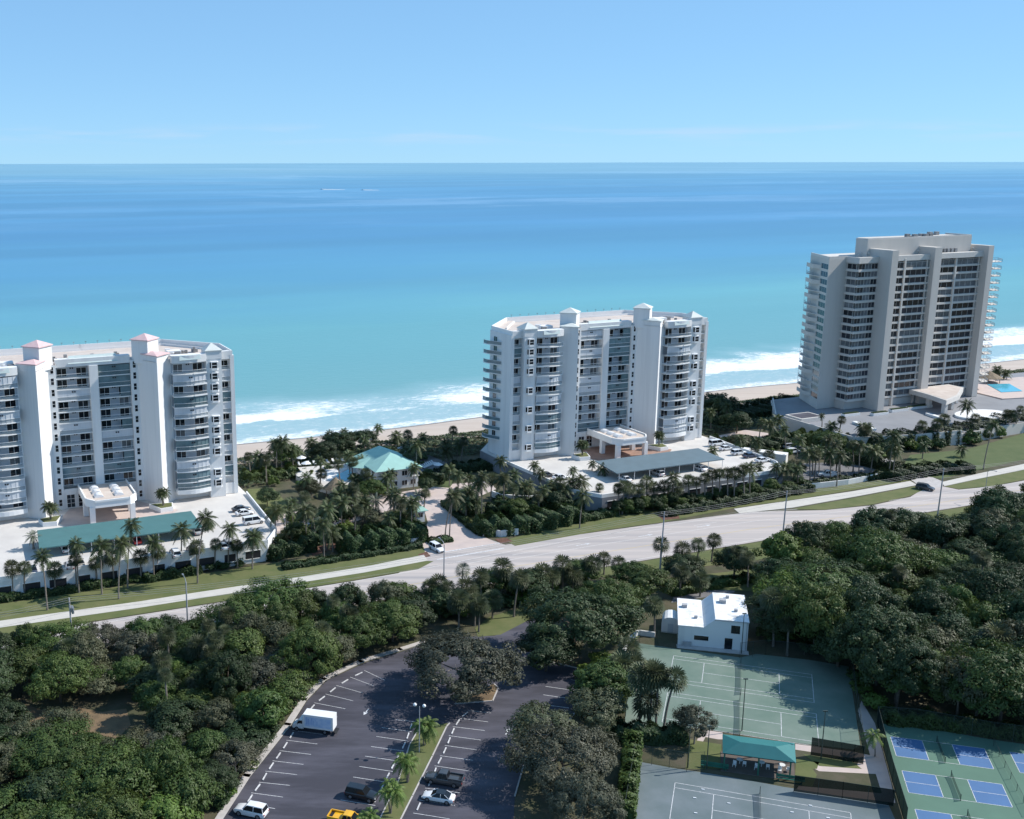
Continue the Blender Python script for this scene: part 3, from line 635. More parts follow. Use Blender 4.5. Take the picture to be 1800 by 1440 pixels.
    for sg in (1, -1):
        pl = [(sg*10.5, -3.6), (sg*16.3, -4.6), (sg*15.6, -8.2), (sg*12.4, -8.6)]
        if sg < 0: pl = pl[::-1]
        q = empty('planter', root.location, TH2); tag(q, 'white planter %s of the entrance canopy of the %s' % ('right' if sg > 0 else 'left', pat['nick']), 'planter')
        MB().prism(pl, 4.22, 5.3).build('box', M['stucco_trim'], q)
        c_ = (sum(p[0] for p in pl)/4, sum(p[1] for p in pl)/4); MB().sheet([(c_[0]+(p[0]-c_[0])*.88, c_[1]+(p[1]-c_[1])*.88) for p in pl], 5.32).build('soil', M['lawn'], q)
    # ---------------- carport
    cpn = empty('carport', root.location, TH2); tag(cpn, 'long flat %s carport roof on the deck of the %s' % ('teal' if carport_mat == 'carport_teal' else 'slate blue', pat['nick']), 'carport')
    b = MB(); b.add([(-18, -19.3, 7.25), (17.5, -19.3, 7.25), (17.5, -30.8, 6.85), (-18.8, -30.8, 6.85)], [(3, 2, 1, 0)]); b.add([(-18, -19.3, 7.0), (17.5, -19.3, 7.0), (17.5, -30.8, 6.6), (-18.8, -30.8, 6.6)], [(0, 1, 2, 3)])
    b.add([(-18.8, -30.8, 6.85), (17.5, -30.8, 6.85), (17.5, -30.8, 6.6), (-18.8, -30.8, 6.6)], [(3, 2, 1, 0)]); b.add([(17.5, -19.3, 7.25), (17.5, -30.8, 6.85), (17.5, -30.8, 6.6), (17.5, -19.3, 7.0)], [(0, 1, 2, 3)][::-1])
    b.add([(-18, -19.3, 7.25), (-18.8, -30.8, 6.85), (-18.8, -30.8, 6.6), (-18, -19.3, 7.0)], [(0, 1, 2, 3)]); b.add([(-18, -19.3, 7.25), (17.5, -19.3, 7.25), (17.5, -19.3, 7.0), (-18, -19.3, 7.0)], [(0, 1, 2, 3)])
    b.build('roof', M[carport_mat], cpn)
    for i in range(8):
        for y in (-20.2, -30.2):
            x = -17.6+i*5.0; MB().tube([(x, y, 4.22), (x, y, 6.65)], .1, 6).build('post', M['plastic_white'], cpn)
    return root
B1O, B2O = (-70., 262.), (68., 320.)
condo(B1O, 'white twelve storey condominium with pink pyramid roof caps, left edge of the photo', 'roof_pink', 'carport_teal',
      dict(nick='left condominium', rL='oosoosooogo', rR='gghoohsohgo', wR='oooggooogosg'.replace('gg', 'gs', 1) and 'osogsoogosgg', wL='soosooooossoo'[:12], bR='oooosoooosoo', bL='oooooooooooo', eR='osogsogosogg', eL='osogsogosogg'))
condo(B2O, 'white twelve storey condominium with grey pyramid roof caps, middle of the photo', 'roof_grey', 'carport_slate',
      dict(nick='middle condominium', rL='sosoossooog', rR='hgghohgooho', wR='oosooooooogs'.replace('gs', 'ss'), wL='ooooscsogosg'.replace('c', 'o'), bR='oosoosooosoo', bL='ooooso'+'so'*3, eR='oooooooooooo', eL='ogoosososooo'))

# ------------------------------------------------------------------ right tower
def tan_tower():
    TH3 = RAD(23.2); O = G(1537, 723, 4)[:2]+np.array([1.2, .5]); root = empty('tower_block', (O[0], O[1], 0), TH3)
    tag(root, 'tall beige apartment tower with projecting vertical piers, right of the photo', 'building')
    Z0, ZR, FH = 3.9, 56.2, 2.66
    plan = [(-17, 10.8), (-8.8, 10.8), (-8.8, 6.6), (.2, 6.6), (.2, 6.0), (23.4, 6.0), (23.4, 8.2), (50.9, 8.2), (60, 10.5), (65, 14), (60, 29), (-9, 27.5)]
    MB().prism(plan, Z0, ZR).build('wall', M['stucco_tan'], root)
    MB().sheet([(x*.98+.5, y*.98+.4) for x, y in plan], ZR+.05).build('roof_deck', M['deck_concrete'], root)
    b = MB(); solid_strip(b, [(-8.9, 27.3), (-16.8, 11.0), (-8.9, 11.0)], .3, ZR, ZR+.9); b.build('parapet', M['tan_trim'], root)
    # piers
    for nm, u0, u1, v0, v1, zt in (('a', 0, 2.9, 0, 12, 59.4), ('b', 23.2, 26.6, 2.8, 12, 59.5), ('c', 50.6, 53.2, 3.6, 14, 59.2)):
        b = MB(); b.box(u0, u1, v0, v1, Z0, zt); b.add([(u0-4.5, v1, zt-3.2), (u0, v1-1, zt-3.2), (u0, v1-1, zt), (u0, v1, zt)], [(0, 1, 2, 3)])
        b.build('pier', M['stucco_tan'], root)
    MB().prism([(-1.2, 9.8), (49, 9.8), (49, 21), (6, 21), (-2.5, 13.8)], ZR, 62.4).build('penthouse', M['stucco_tan'], root)
    b = MB(); solid_strip(b, [(-2.3, 13.8), (-1.0, 10), (48.8, 10), (48.8, 20.8)], .3, 62.3, 62.9); b.build('penthouse_parapet', M['tan_trim'], root)
    for i in range(10):
        x, y = 20+rng.random()*26, 11+rng.random()*8; MB().box(x-.8, x+.8, y-.6, y+.6, 62.42, 63.0+rng.random()*.7).build('air_handler', M['roof_equip'], root)
    for i in range(7):
        x = 29+i*1.9; MB().box(x, x+1.0, 9.0, 10, ZR+.1, 58.3).build('louvre_unit', M['roof_equip'], root)
    for u in (-1.0, 22.2, 49.4): MB().tube([(u, 9.2, 58.0), (u, 8.9, 58.0)], .35, 8).build('vent_hood', M['tan_trim'], root)
    # parapet fascias of the bays
    MB().box(2.9, 23.2, 4.6, 6.02, 55.2, 57.0).build('bay_fascia', M['tan_trim'], root)
    MB().box(26.6, 50.6, 5.6, 8.22, 55.2, 57.0).build('bay_fascia', M['tan_trim'], root)
    b = MB(); b.prism([(-9.3, 10.85), (-9.3, 5.0), (.0, 5.4), (.0, 6.7), (-8.7, 6.7), (-8.7, 10.85)], 54.9, 56.9); b.build('corner_fascia', M['tan_trim'], root)
    # window meshes
    wide = {}
    for nm, w_ in (('n', 8.4), ('m', 10.4), ('p', 11.1)):
        wide[nm] = [window_mesh('window', w_, 2.0, 4, g_, 'tan_trim', .09) for g_ in ('window_tan', 'curtain_glass')]
    sg1 = MB(); sg1.box(2.9, 23.2, 4.55, 6.02, -.40, .22); sill1 = sg1.mesh('spandrel', M['tan_trim'])
    sg2 = MB(); sg2.box(26.6, 50.6, 6.4, 8.22, -.40, .22); sill2 = sg2.mesh('spandrel', M['tan_trim'])
    cb = MB(); cb.prism([(-9.2, 10.82), (-9.2, 5.1), (.0, 5.5), (.0, 6.62), (-8.75, 6.62), (-8.75, 10.82)], -.40, .36); band = cb.mesh('spandrel', M['tan_trim'])
    cr_ = [window_mesh('corner_window', w_, 1.9, p_, g_, 'tan_trim', .08) for w_, p_, g_ in ((2.9, 2, 'window_tan'), (2.9, 2, 'curtain_glass'), (4.0, 2, 'curtain_glass'), (4.0, 2, 'window_tan'))]
    lb = MB(); L_ = [(-17, 10.8), (-9, 27.5)]; dx, dy = -.903, .433
    bl = [(-14.0, 17.1), (-12.4+dx*1.5, 20.4+dy*1.5), (-9.4+dx*1.5, 26.6+dy*1.5), (-8, 29), (-9, 27.5)]
    lb.prism(bl, -.15, .05); lslab = lb.mesh('slab', M['tan_trim'])
    lr = MB(); solid_strip(lr, bl[1:4], .08, .95, 1.05); solid_strip(lr, bl[1:4], .06, .1, .16)
    for i in range(13):
        p = np.array(bl[1])+(np.array(bl[2])-np.array(bl[1]))*i/12; lr.box(p[0]-.03, p[0]+.03, p[1]-.03, p[1]+.03, .05, 2.45 if i in (0, 6, 12) else 1.0)
    lrail = lr.mesh('railing', M['steel']); lwin = window_mesh('balcony_window', 8.6, 1.9, 4, 'window_tan', 'tan_trim')
    ls = MB(); solid_strip(ls, bl[0:3], .12, .05, 1.3); lsolid = ls.mesh('balcony_wall', M['stucco_tan'])
    rb = MB(); br_ = [(60, 10.5), (66.5, 10.0), (70, 14.5), (65, 16)]; rb.prism(br_, -.15, .05); rslab = rb.mesh('slab', M['tan_trim'])
    rr_ = MB(); solid_strip(rr_, br_[0:4], .08, .95, 1.05)
    for p, q in zip(br_, br_[1:]):
        for i in range(5): x, y = p[0]+(q[0]-p[0])*i/4, p[1]+(q[1]-p[1])*i/4; rr_.box(x-.04, x+.04, y-.04, y+.04, .05, 1.0)
    rrail = rr_.mesh('railing', M['steel'])
    pat = '111000100100011010'
    for fl in range(18):
        z = 7.2+FH*fl
        if fl:
            pass
        obj('spandrel', sill1, root, (0, 0, z)); obj('spandrel', sill2, root, (0, 0, z)); obj('spandrel', band, root, (0, 0, z))
        c = lambda: 1 if rng.random() < .38 else 0
        obj('window', wide['n'][c()], root, (7.3, 4.95, z+.24)); obj('window', wide['m'][c()], root, (17.3, 4.95, z+.24))
        obj('window', wide['p'][c()], root, (32.4, 6.8, z+.24)); obj('window', wide['p'][c()], root, (44.4, 6.8, z+.24))
        # corner bands: left face and front face, divided into panes of glass and curtain
        obj('corner_window', cr_[3 if rng.random() < .5 else 2], root, (-8.98, 8.3, z+.38), (0, 0, -math.pi/2))
        for i, x in enumerate((-7.2, -4.3, -1.4)): obj('corner_window', cr_[[0, 1, 0][i] if rng.random() < .75 else 1], root, (x, 5.75, z+.38))
        obj('slab', lslab, root, (0, 0, z)); q_ = rng.random()
        obj('balcony_wall' if q_ < .3 else 'railing', lsolid if q_ < .3 else lrail, root, (0, 0, z))
        obj('balcony_window', lwin, root, (-15.0, 14.95, z+.2), (0, 0, -2.018))
        obj('slab', rslab, root, (0, 0, z)); obj('railing', rrail, root, (0, 0, z))
    for u, v_, zt in ((11.5, 4.4, 56), (38.3, 6.2, 56)): MB().box(u-.35, u+.35, v_, v_+1.7, Z0, zt).build('mullion', M['tan_trim'], root)
    for u, v_ in ((22.0, 4.45), (49.8, 6.3), (27.3, 6.3)): MB().box(u-.12, u+.12, v_, v_+1.6, Z0, 55.3).build('mullion', M['tan_trim'], root)
    MB().box(2.9, 23.2, 5.2, 6.02, Z0, 6.4).build('lobby_wall', M['tan_trim'], root)
    # canopy and deck
    cn = empty('entrance_canopy', root.location, TH3); tag(cn, 'flat beige entrance canopy at the foot of the tall tower', 'canopy')
    MB().prism([(19.5, 4.4), (18.5, -4), (15.5, -14.5), (27, -10), (40, -1), (40, 5.4), (26.6, 5.4)], 7.6, 9.2).build('roof', M['tan_trim'], cn)
    MB().sheet([(20.3, 3.6), (19.3, -4), (16.7, -13.1), (26.6, -9.2), (39.2, -.6), (39.2, 4.6), (26.6, 4.6)], 9.24).build('roof_top', M['roof_deck'], cn)
    for x, y in ((21, -3), (18, -12), (26, -8), (36, -1.5)): MB().box(x-.7, x+.7, y-.7, y+.7, 3.95, 7.6).build('column', M['tan_trim'], cn)
    dk = empty('parking_podium', root.location, TH3); tag(dk, 'grey parking deck with low beige wall round the foot of the tall tower', 'parking deck')
    poly = [(-38, 8), (-38.5, -27), (-19, -32), (0, -34), (22, -32), (40, -31), (120, -40), (120, 30), (-20, 30)]
    MB().prism(poly, 0, 3.6).build('base', M['stucco_tan'], dk)
    MB().sheet([(x*.995, y*.99) for x, y in poly], 3.8).build('deck', M['deck_grey'], dk)
    b = MB(); solid_strip(b, [(-20, 29), (-37.8, 8), (-38.3, -26.8), (-19, -31.7), (0, -33.7)], .35, 3.4, 4.7); b.build('parapet', M['tan_trim'], dk)
    MB().prism([(-37, 4.5), (-37, -3), (-27, -3), (-27, 4.5)], 3.82, 5.2).build('ramp_wall', M['tan_trim'], dk); MB().sheet([(-36.3, 3.8), (-36.3, -2.3), (-27.7, -2.3), (-27.7, 3.8)], 5.25).build('ramp_floor', M['asphalt'], dk)
    el = [(27+10.5*math.cos(a), -19.5+6.5*math.sin(a)) for a in [i*math.pi/12 for i in range(24)]]
    q = empty('planter', root.location, TH3); tag(q, 'white oval roundabout planter in front of the tall tower', 'planter')
    MB().prism(el, 3.82, 4.5).build('rim', M['stone_white'], q); MB().sheet([(27+(x-27)*.93, -19.5+(y+19.5)*.9) for x, y in el], 4.53).build('gravel', M['stone_white'], q)
    for i, (u0, u1, v0) in enumerate(((3.2, 11, -3.5), (12, 23, -3), (-7, 0, -5), (-17, -10, -2))):
        q = empty('planter', root.location, TH3); tag(q, '%s white planter box from the left along the tall tower' % ORD[[2, 3, 1, 0][i]], 'planter')
        MB().box(u0, u1, v0, v0+1.7, 3.82, 4.7).build('box', M['stone_white'], q); MB().box(u0+.2, u1-.2, v0+.2, v0+1.5, 4.7, 4.95).build('plants', M['leaf_hedge'], q)
    for i, (u, v_) in enumerate(((-22, -10), (10.5, -10.8))):
        q = empty('planter', root.location, TH3); tag(q, '%s long low island planter on the grey deck' % ('nearer' if i == 0 else 'farther'), 'planter')
        MB().prism([(u, v_), (u-2.2, v_-10.5), (u-.7, v_-10.9), (u+1.5, v_-.4)], 3.82, 4.6).build('box', M['stone_white'], q)
    pool = MB().prism([(66.5, 3.9), (75.5, 2.1), (83.7, 13.9), (74.9, 16.6)], 4.2, 4.32).build('swimming_pool', M['pool'], None, root.location, (0, 0, TH3)); tag(pool, 'blue swimming pool beside the tall tower', 'pool')
    MB().prism([(57, -4), (100, -12), (102, 22), (60, 24)], 3.82, 4.18).build('terrace', M['paver'], dk)
    b = MB(); b.pyramid([(80+5*math.cos(a), 20+5*math.sin(a)) for a in [i*math.pi/5 for i in range(10)]], 6.0, (80, 20, 8.6)); o = b.build('tiki_hut', M['thatch'], None, root.location, (0, 0, TH3)); tag(o, 'round thatched hut behind the pool of the tall tower', 'hut')
    for i in range(5):
        a = i*math.pi*2/5; MB().tube([(80+4*math.cos(a), 20+4*math.sin(a), 4.2), (80+4*math.cos(a), 20+4*math.sin(a), 6.1)], .14, 6).build('post', M['timber'], o)
    return root
tan_tower()

# ------------------------------------------------------------------ vegetation meshes
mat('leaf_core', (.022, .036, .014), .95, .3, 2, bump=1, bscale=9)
def leaf_mesh(name, cen, nor, size, matn, tone, asp=.55):
    """quads at cen facing nor; numpy built"""
    n = len(cen); r = nrng.normal(size=(n, 3)); t = np.cross(nor, r); t /= np.linalg.norm(t, axis=1)[:, None]+1e-9; bt = np.cross(nor, t)
    s = size[:, None]; a = t*s; c = bt*s*asp
    V = np.empty((n, 4, 3)); V[:, 0] = cen-a; V[:, 1] = cen-c*.9+a*.1; V[:, 2] = cen+a; V[:, 3] = cen+c*.9+a*.1
    return quads(name, V.reshape(-1, 3), matn, tone)
def quads(name, V, matn, tone=None, extra=None):
    n = len(V)//4; me = bpy.data.meshes.new(name)
    me.vertices.add(len(V)); me.vertices.foreach_set('co', V.astype(np.float32).ravel())
    me.loops.add(len(V)); me.loops.foreach_set('vertex_index', np.arange(len(V), dtype=np.int32))
    me.polygons.add(n); me.polygons.foreach_set('loop_start', np.arange(0, 4*n, 4, dtype=np.int32))
    try: me.polygons.foreach_set('loop_total', np.full(n, 4, dtype=np.int32))
    except Exception: pass
    me.materials.append(M[matn])
    if tone is not None:
        at = me.attributes.new('tone', 'FLOAT', 'POINT'); at.data.foreach_set('value', np.repeat(tone, 4).astype(np.float32))
    me.update(calc_edges=True); me.validate(); return me
def unit(n_):
    v_ = nrng.normal(size=(n_, 3)); return v_/np.linalg.norm(v_, axis=1)[:, None]
def crown_mesh(name, matn, rx, rz, zc, clumps, per, leaf, cl_r=.26, hollow=.55, flat=.5, droop=0):
    """clumps of leaves through an ellipsoid crown: uneven outline, gaps between the clumps"""
    C = []; 
    while len(C) < clumps:
        d = unit(1)[0]; r = hollow+(1-hollow)*nrng.random()**.6
        lump = 1+.22*math.sin(3*math.atan2(d[1], d[0])+hash(name) % 7)+.12*math.sin(5*math.atan2(d[1], d[0])+2)
        p = d*r*np.array([rx*lump, rx*lump, rz])
        if d[2] < -.45: continue
        C.append(p)
    cen = []; nor = []; sz = []; tn = []
    for c in C:
        k = int(per*(.5+nrng.random())); d = unit(k); R_ = rx*cl_r*(.7+.7*nrng.random())
        off = d*R_*(.45+.55*nrng.random((k, 1))**.5)*np.array([1, 1, .62])
        p = c+off; p[:, 2] += zc
        n_ = d*.75+np.array([0, 0, .30])+c[None]/(np.linalg.norm(c)+1e-6)*.45+nrng.normal(size=(k, 3))*.30; n_ /= np.linalg.norm(n_, axis=1)[:, None]
        cen.append(p); nor.append(n_); sz.append(leaf*(.6+.8*nrng.random(k))); tn.append(np.clip(.35+.3*nrng.random()+.35*nrng.random(k), 0, 1))
    return leaf_mesh(name, np.concatenate(cen), np.concatenate(nor), np.concatenate(sz), matn, np.concatenate(tn))
def trunk_mesh(name, h, r, spread, limbs=6, matn='bark', twig=0):
    b = MB(); lean = rng.uniform(-.3, .3); b.tube([(0, 0, -.2), (lean*.3, .1, h*.3), (lean, 0, h*.55)], [r, r*.8, r*.62], 7)
    for i in range(limbs):
        a = 2*math.pi*i/limbs+rng.random(); z0 = h*(.32+.23*rng.random()); x0 = lean*z0/(h*.55)
        e_ = (math.cos(a)*spread*(.55+.4*rng.random()), math.sin(a)*spread*(.55+.4*rng.random()), h*(.66+.25*rng.random()))
        mid = ((x0+e_[0])*.45, e_[1]*.45, (z0+e_[2])*.52); b.tube([(x0, 0, z0), mid, e_], [r*.5, r*.33, r*.1], 5)
        for k in range(twig):
            t = .4+.6*rng.random(); p = tuple(mid[j]+(e_[j]-mid[j])*t for j in range(3)); q = (p[0]+rng.uniform(-1, 1)*spread*.3, p[1]+rng.uniform(-1, 1)*spread*.3, p[2]+rng.uniform(.2, 1)*h*.14); b.tube([p, q], [r*.12, r*.03], 4)
    return b.mesh(name, M[matn])
TREES = {}
def tree_kind(key, matn, n, h, rx, rz, clumps, per, leaf, **kw):
    L = []
    for i in range(n):
        s_ = .9+.2*rng.random()
        L.append((trunk_mesh('trunk', h, .055*h*.5, rx*.85, 6, kw.get('bark', 'bark'), kw.get('twig', 0)),
                  crown_mesh('%s_crown_%d' % (key, i), matn, rx*s_, rz, h-rz*.95, clumps, per, leaf, kw.get('cl', .26), kw.get('hollow', .55))))
    TREES[key] = (L, h, rx)
tree_kind('green', 'leaf_green', 4, 7.5, 3.9, 2.9, 80, 130, .20)
tree_kind('dark', 'leaf_dark', 4, 9.0, 4.6, 3.4, 85, 160, .215)
tree_kind('olive', 'leaf_olive', 3, 7.0, 3.8, 2.7, 85, 110, .16, cl=.23)
tree_kind('grey', 'leaf_grey', 3, 7.0, 3.8, 2.7, 85, 110, .15, cl=.22, bark='bark_pale', twig=4)
tree_kind('big_grey', 'leaf_grey', 2, 9.5, 7.8, 3.9, 210, 150, .18, cl=.15, bark='bark_pale', twig=5, hollow=.5)
tree_kind('big_dark', 'leaf_dark', 3, 11, 7.2, 4.6, 190, 130, .21, cl=.16)
tree_kind('big_green', 'leaf_green', 3, 10, 6.6, 4.2, 170, 130, .20, cl=.17)
tree_kind('bright', 'leaf_bright', 3, 6.5, 3.4, 2.6, 65, 120, .19)
tree_kind('shrub', 'leaf_hedge', 4, 2.4, 1.6, 1.25, 26, 60, .20, cl=.34, hollow=.4)
tree_kind('shrub_bright', 'leaf_bright', 2, 2.0, 1.4, 1.1, 22, 60, .18, cl=.34, hollow=.4)
def tree(key, P, h, r, label, cat='tree', group=None, name=None):
    L, h0, r0 = TREES[key]; tr, cr_ = rng.choice(L)
    o = empty(name or ('broadleaf_tree' if h > 3.5 else 'shrub'), (P[0], P[1], P[2] if len(P) > 2 else 0), rng.random()*6.28); tag(o, label, cat, group)
    s_ = (r/r0, r/r0, h/h0)
    obj('trunk', tr, o, scale=s_); obj('crown', cr_, o, scale=s_)
    return o

def feather_crown(name, nf, length, matn, droop=1.0, leaflets=20, wid=.55, up=.9, seed=0):
    """pinnate fronds: curved rachis with leaflets drooping on either side"""
    V = []; tn = []
    for i in range(nf):
        a = 2.4*i+rng.random()*.5; el = up*(1-1.75*i/nf)+rng.uniform(-.12, .12); L = length*(.85+.3*rng.random())
        d = np.array([math.cos(a), math.sin(a), 0]); side = np.array([-math.sin(a), math.cos(a), 0])
        tone = .25+.6*rng.random(); prev = None
        def pt(t): return d*L*t*(math.cos(el)*(1-.12*t))+np.array([0, 0, L*(t*math.sin(el)-droop*.45*t*t)])
        for k in range(leaflets):
            t = .1+.9*(k+.5)/leaflets; p = pt(t); q = pt(t+.9/leaflets)
            w = wid*math.sin(math.pi*min(1, t*.92+.12))**.7*L*.42
            for sg in (1, -1):
                tip = p+side*sg*w*.82+np.array([0, 0, -w*.55*(.6+.6*rng.random())])+(q-p)*1.1
                V += [p, q, tip+(q-p)*.25, tip-(q-p)*.1]; tn.append(tone)
    return quads(name, np.array(V), matn, np.array(tn))
def fan_crown(name, nf, rad, matn, seg=7, dead=False):
    """costapalmate leaves on stalks all round a ball"""
    V = []; tn = []
    for i in range(nf):
        z = 1-1.75*(i+.5)/nf; a = 2.39996*i+rng.random()*.3; rr = math.sqrt(max(0, 1-z*z)); d = np.array([rr*math.cos(a), rr*math.sin(a), z]); 
        side = np.cross(d, [0, 0, 1.]); side /= np.linalg.norm(side)+1e-9; upv = np.cross(side, d)
        base = d*rad*.42; tone = .2+.7*rng.random(); fr = rad*(.62+.2*rng.random())
        for k in range(seg):
            a0 = -1.25+2.5*k/seg; a1 = a0+2.5/seg*.62; dr = -.22*rad*(1 if z < .6 else .5)
            f = lambda aa, l_: base+(d*math.cos(aa)+side*math.sin(aa))*l_
            am = (a0+a1)/2; tip = f(am, fr)+np.array([0, 0, dr]); V += [base, f(a0, fr*.62), tip, f(a1, fr*.62)]; tn.append(tone)
        w_ = side*rad*.02; V += [base*.1-w_, base*.1+w_, base+w_, base-w_]; tn.append(.3)
    return quads(name, np.array(V), matn, np.array(tn))
def palm_trunk(h, r, lean=0., name='trunk'):
    b = MB(); n = 6; b.tube([(lean*(i/n)**2, 0, h*i/n) for i in range(n+1)], [r*(1.35 if i == 0 else 1-.25*i/n) for i in range(n+1)], 6); return b.mesh(name, M['palm_trunk'])
PALM = {
 'coconut': [feather_crown('coconut_crown_%d' % i, 25, 3.1, 'frond', 1.0, 18, .62, 1.15) for i in range(4)],
 'sabal': [fan_crown('sabal_crown_%d' % i, 44, 1.8, 'frond_fan') for i in range(4)],
 'date': [feather_crown('date_crown_%d' % i, 30, 3.3, 'frond_silver', .75, 16, .34, 1.2) for i in range(2)],
 'clump': [feather_crown('clump_crown_%d' % i, 16, 2.0, 'frond_bright', 1.25, 14, .6, 1.0) for i in range(3)],
 'fan': [fan_crown('fan_crown_%d' % i, 26, 2.0, 'frond_silver', 9) for i in range(1)]}
PT = {k: palm_trunk(1, 1, 0) for k in ('u',)}
def palm(kind, base, H, label, group=None, scale=1.0, lean=(0, 0), rad=None, trunks=1):
    """H is the height of the crown's heart above the base; lean is the crown's offset"""
    names = dict(coconut='coconut_palm', sabal='sabal_palm', date='date_palm', clump='cluster_palm', fan='fan_palm')
    o = empty(names[kind], base, 0); tag(o, label, 'palm tree', group)
    r = rad or dict(coconut=.17, sabal=.2, date=.25, clump=.09, fan=.2)[kind]
    for k in range(trunks):
        a = 2*math.pi*k/max(1, trunks)+rng.random(); lx, ly = lean
        if trunks > 1: lx += .85*math.cos(a)*H*.16; ly += .85*math.sin(a)*H*.16; hh = H*(.82+.2*rng.random())
        else: hh = H
        b = MB(); n = 6; c0 = (.15*math.cos(a), .15*math.sin(a)) if trunks > 1 else (0, 0)
        b.tube([(c0[0]+lx*(i/n)**1.7, c0[1]+ly*(i/n)**1.7, hh*i/n-.05) for i in range(n+1)], [r*(1.3 if i == 0 else 1-.25*i/n) for i in range(n+1)], 6)
        b.build('trunk', M['palm_trunk'], o)
        s_ = scale*(.8+.36*rng.random()); obj('crown', rng.choice(PALM[kind]), o, (c0[0]+lx, c0[1]+ly, hh-.05), (rng.uniform(-.1, .1), rng.uniform(-.1, .1), rng.random()*6.28), (s_, s_, s_))
    return o
def palms_px(kind, items, z, text, group, scale=1.0):
    """items: (crown px, base px); labels count from the left of the photo"""
    items = sorted(items, key=lambda q: q[0][0])
    for i, it in enumerate(items):
        c, bp = it[0], it[1]; kd = it[2] if len(it) > 2 else kind; sc_ = it[3] if len(it) > 3 else scale
        P = G(bp[0], bp[1], z); H = z_over(c[0], c[1], P)-z; H = max(2.2, min(15, H))
        f = _rr*(c[0]-CX)/F_PX - _uu*(c[1]-CY)/F_PX + _fw; t = math.hypot(P[0], P[1])/math.hypot(f[0], f[1]); lx, ly = f[0]*t-P[0], f[1]*t-P[1]
        m_ = math.hypot(lx, ly)
        if m_ > 3: lx, ly = lx*3/m_, ly*3/m_
        palm(kd, tuple(P), H, text % ORD[i % 36], group, sc_, (lx, ly))
# hedges and shrub masses: leafy boxes along a line
def hedge(pts, w, h, label, matn='leaf_hedge', z=0, leaf=.26, dens=42, name='hedge', group=None, px=True, kind=None, wob=.3):
    P = [G(*p, z)[:2] for p in pts] if px else [np.array(p) for p in pts]
    cen = []; nor = []
    tot = 0
    for a, c in zip(P, P[1:]):
        L = np.linalg.norm(c-a); d = (c-a)/max(L, 1e-6); nn = np.array([-d[1], d[0]]); k = int(L*(2*h+w)*dens)+8
        s = (nrng.random(k)*1.04-.02)*L; q = nrng.random(k)*(2*h+w); hh = h*(1+wob*.6*np.sin(s*.9+L)+wob*.5*np.sin(s*2.3))
        x = np.where(q < h, -w/2, np.where(q < h+w, q-h-w/2, w/2)); zz = np.where(q < h, q, np.where(q < h+w, h, 2*h+w-q))/h*hh
        x = x*(1+wob*.5*np.sin(s*1.3)); x += nrng.normal(size=k)*.12; zz += nrng.normal(size=k)*.1
        p = a[None]+d[None]*s[:, None]+nn[None]*x[:, None]; cen.append(np.column_stack([p, zz+z]))
        n_ = np.column_stack([nn[0]*np.sign(x), nn[1]*np.sign(x), np.where((q >= h) & (q < h+w), 2., .4)])+nrng.normal(size=(k, 3))*.5; nor.append(n_/np.linalg.norm(n_, axis=1)[:, None])
    for e_, dd in ((P[0], P[0]-P[1]), (P[-1], P[-1]-P[-2])):
        dd = dd/np.linalg.norm(dd); k = int(w*h*dens*1.4)+10; nn = np.array([-dd[1], dd[0]]); x = (nrng.random(k)-.5)*w; zz = nrng.random(k)*h*1.05; ou = .5*w*.5*np.sqrt(np.clip(1-(2*x/w)**2, 0, 1))*np.sqrt(np.clip(1-(zz/h/1.06)**2, .05, 1))*(.7+.4*nrng.random(k))
        p = e_[None]+nn[None]*x[:, None]+dd[None]*ou[:, None]; cen.append(np.column_stack([p, zz+z])); n_ = np.column_stack([np.full(k, dd[0]), np.full(k, dd[1]), np.full(k, .5)])+nrng.normal(size=(k, 3))*.5; nor.append(n_/np.linalg.norm(n_, axis=1)[:, None])
    cen = np.concatenate(cen); nor = np.concatenate(nor); k = len(cen); o3 = np.array([*(P[0]), z]); cen = cen-o3
    me = leaf_mesh(name, cen, nor, leaf*(.6+.8*nrng.random(k)), matn, np.clip(.3+.5*nrng.random(k), 0, 1))
    core = MB()
    o = empty(name, tuple(o3)) if not kind else None
    if kind: f_ = obj(name, me, None, tuple(o3)); return tag(f_, label, name.replace('_', ' '), group, kind)
    tag(o, label, 'hedge', group); obj('foliage', me, o)
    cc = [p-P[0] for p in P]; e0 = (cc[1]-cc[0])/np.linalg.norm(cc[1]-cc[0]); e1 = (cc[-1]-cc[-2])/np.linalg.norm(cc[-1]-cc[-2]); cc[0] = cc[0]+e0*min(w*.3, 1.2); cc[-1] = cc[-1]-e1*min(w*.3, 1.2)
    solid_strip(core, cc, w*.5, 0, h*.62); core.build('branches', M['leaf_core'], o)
    return o

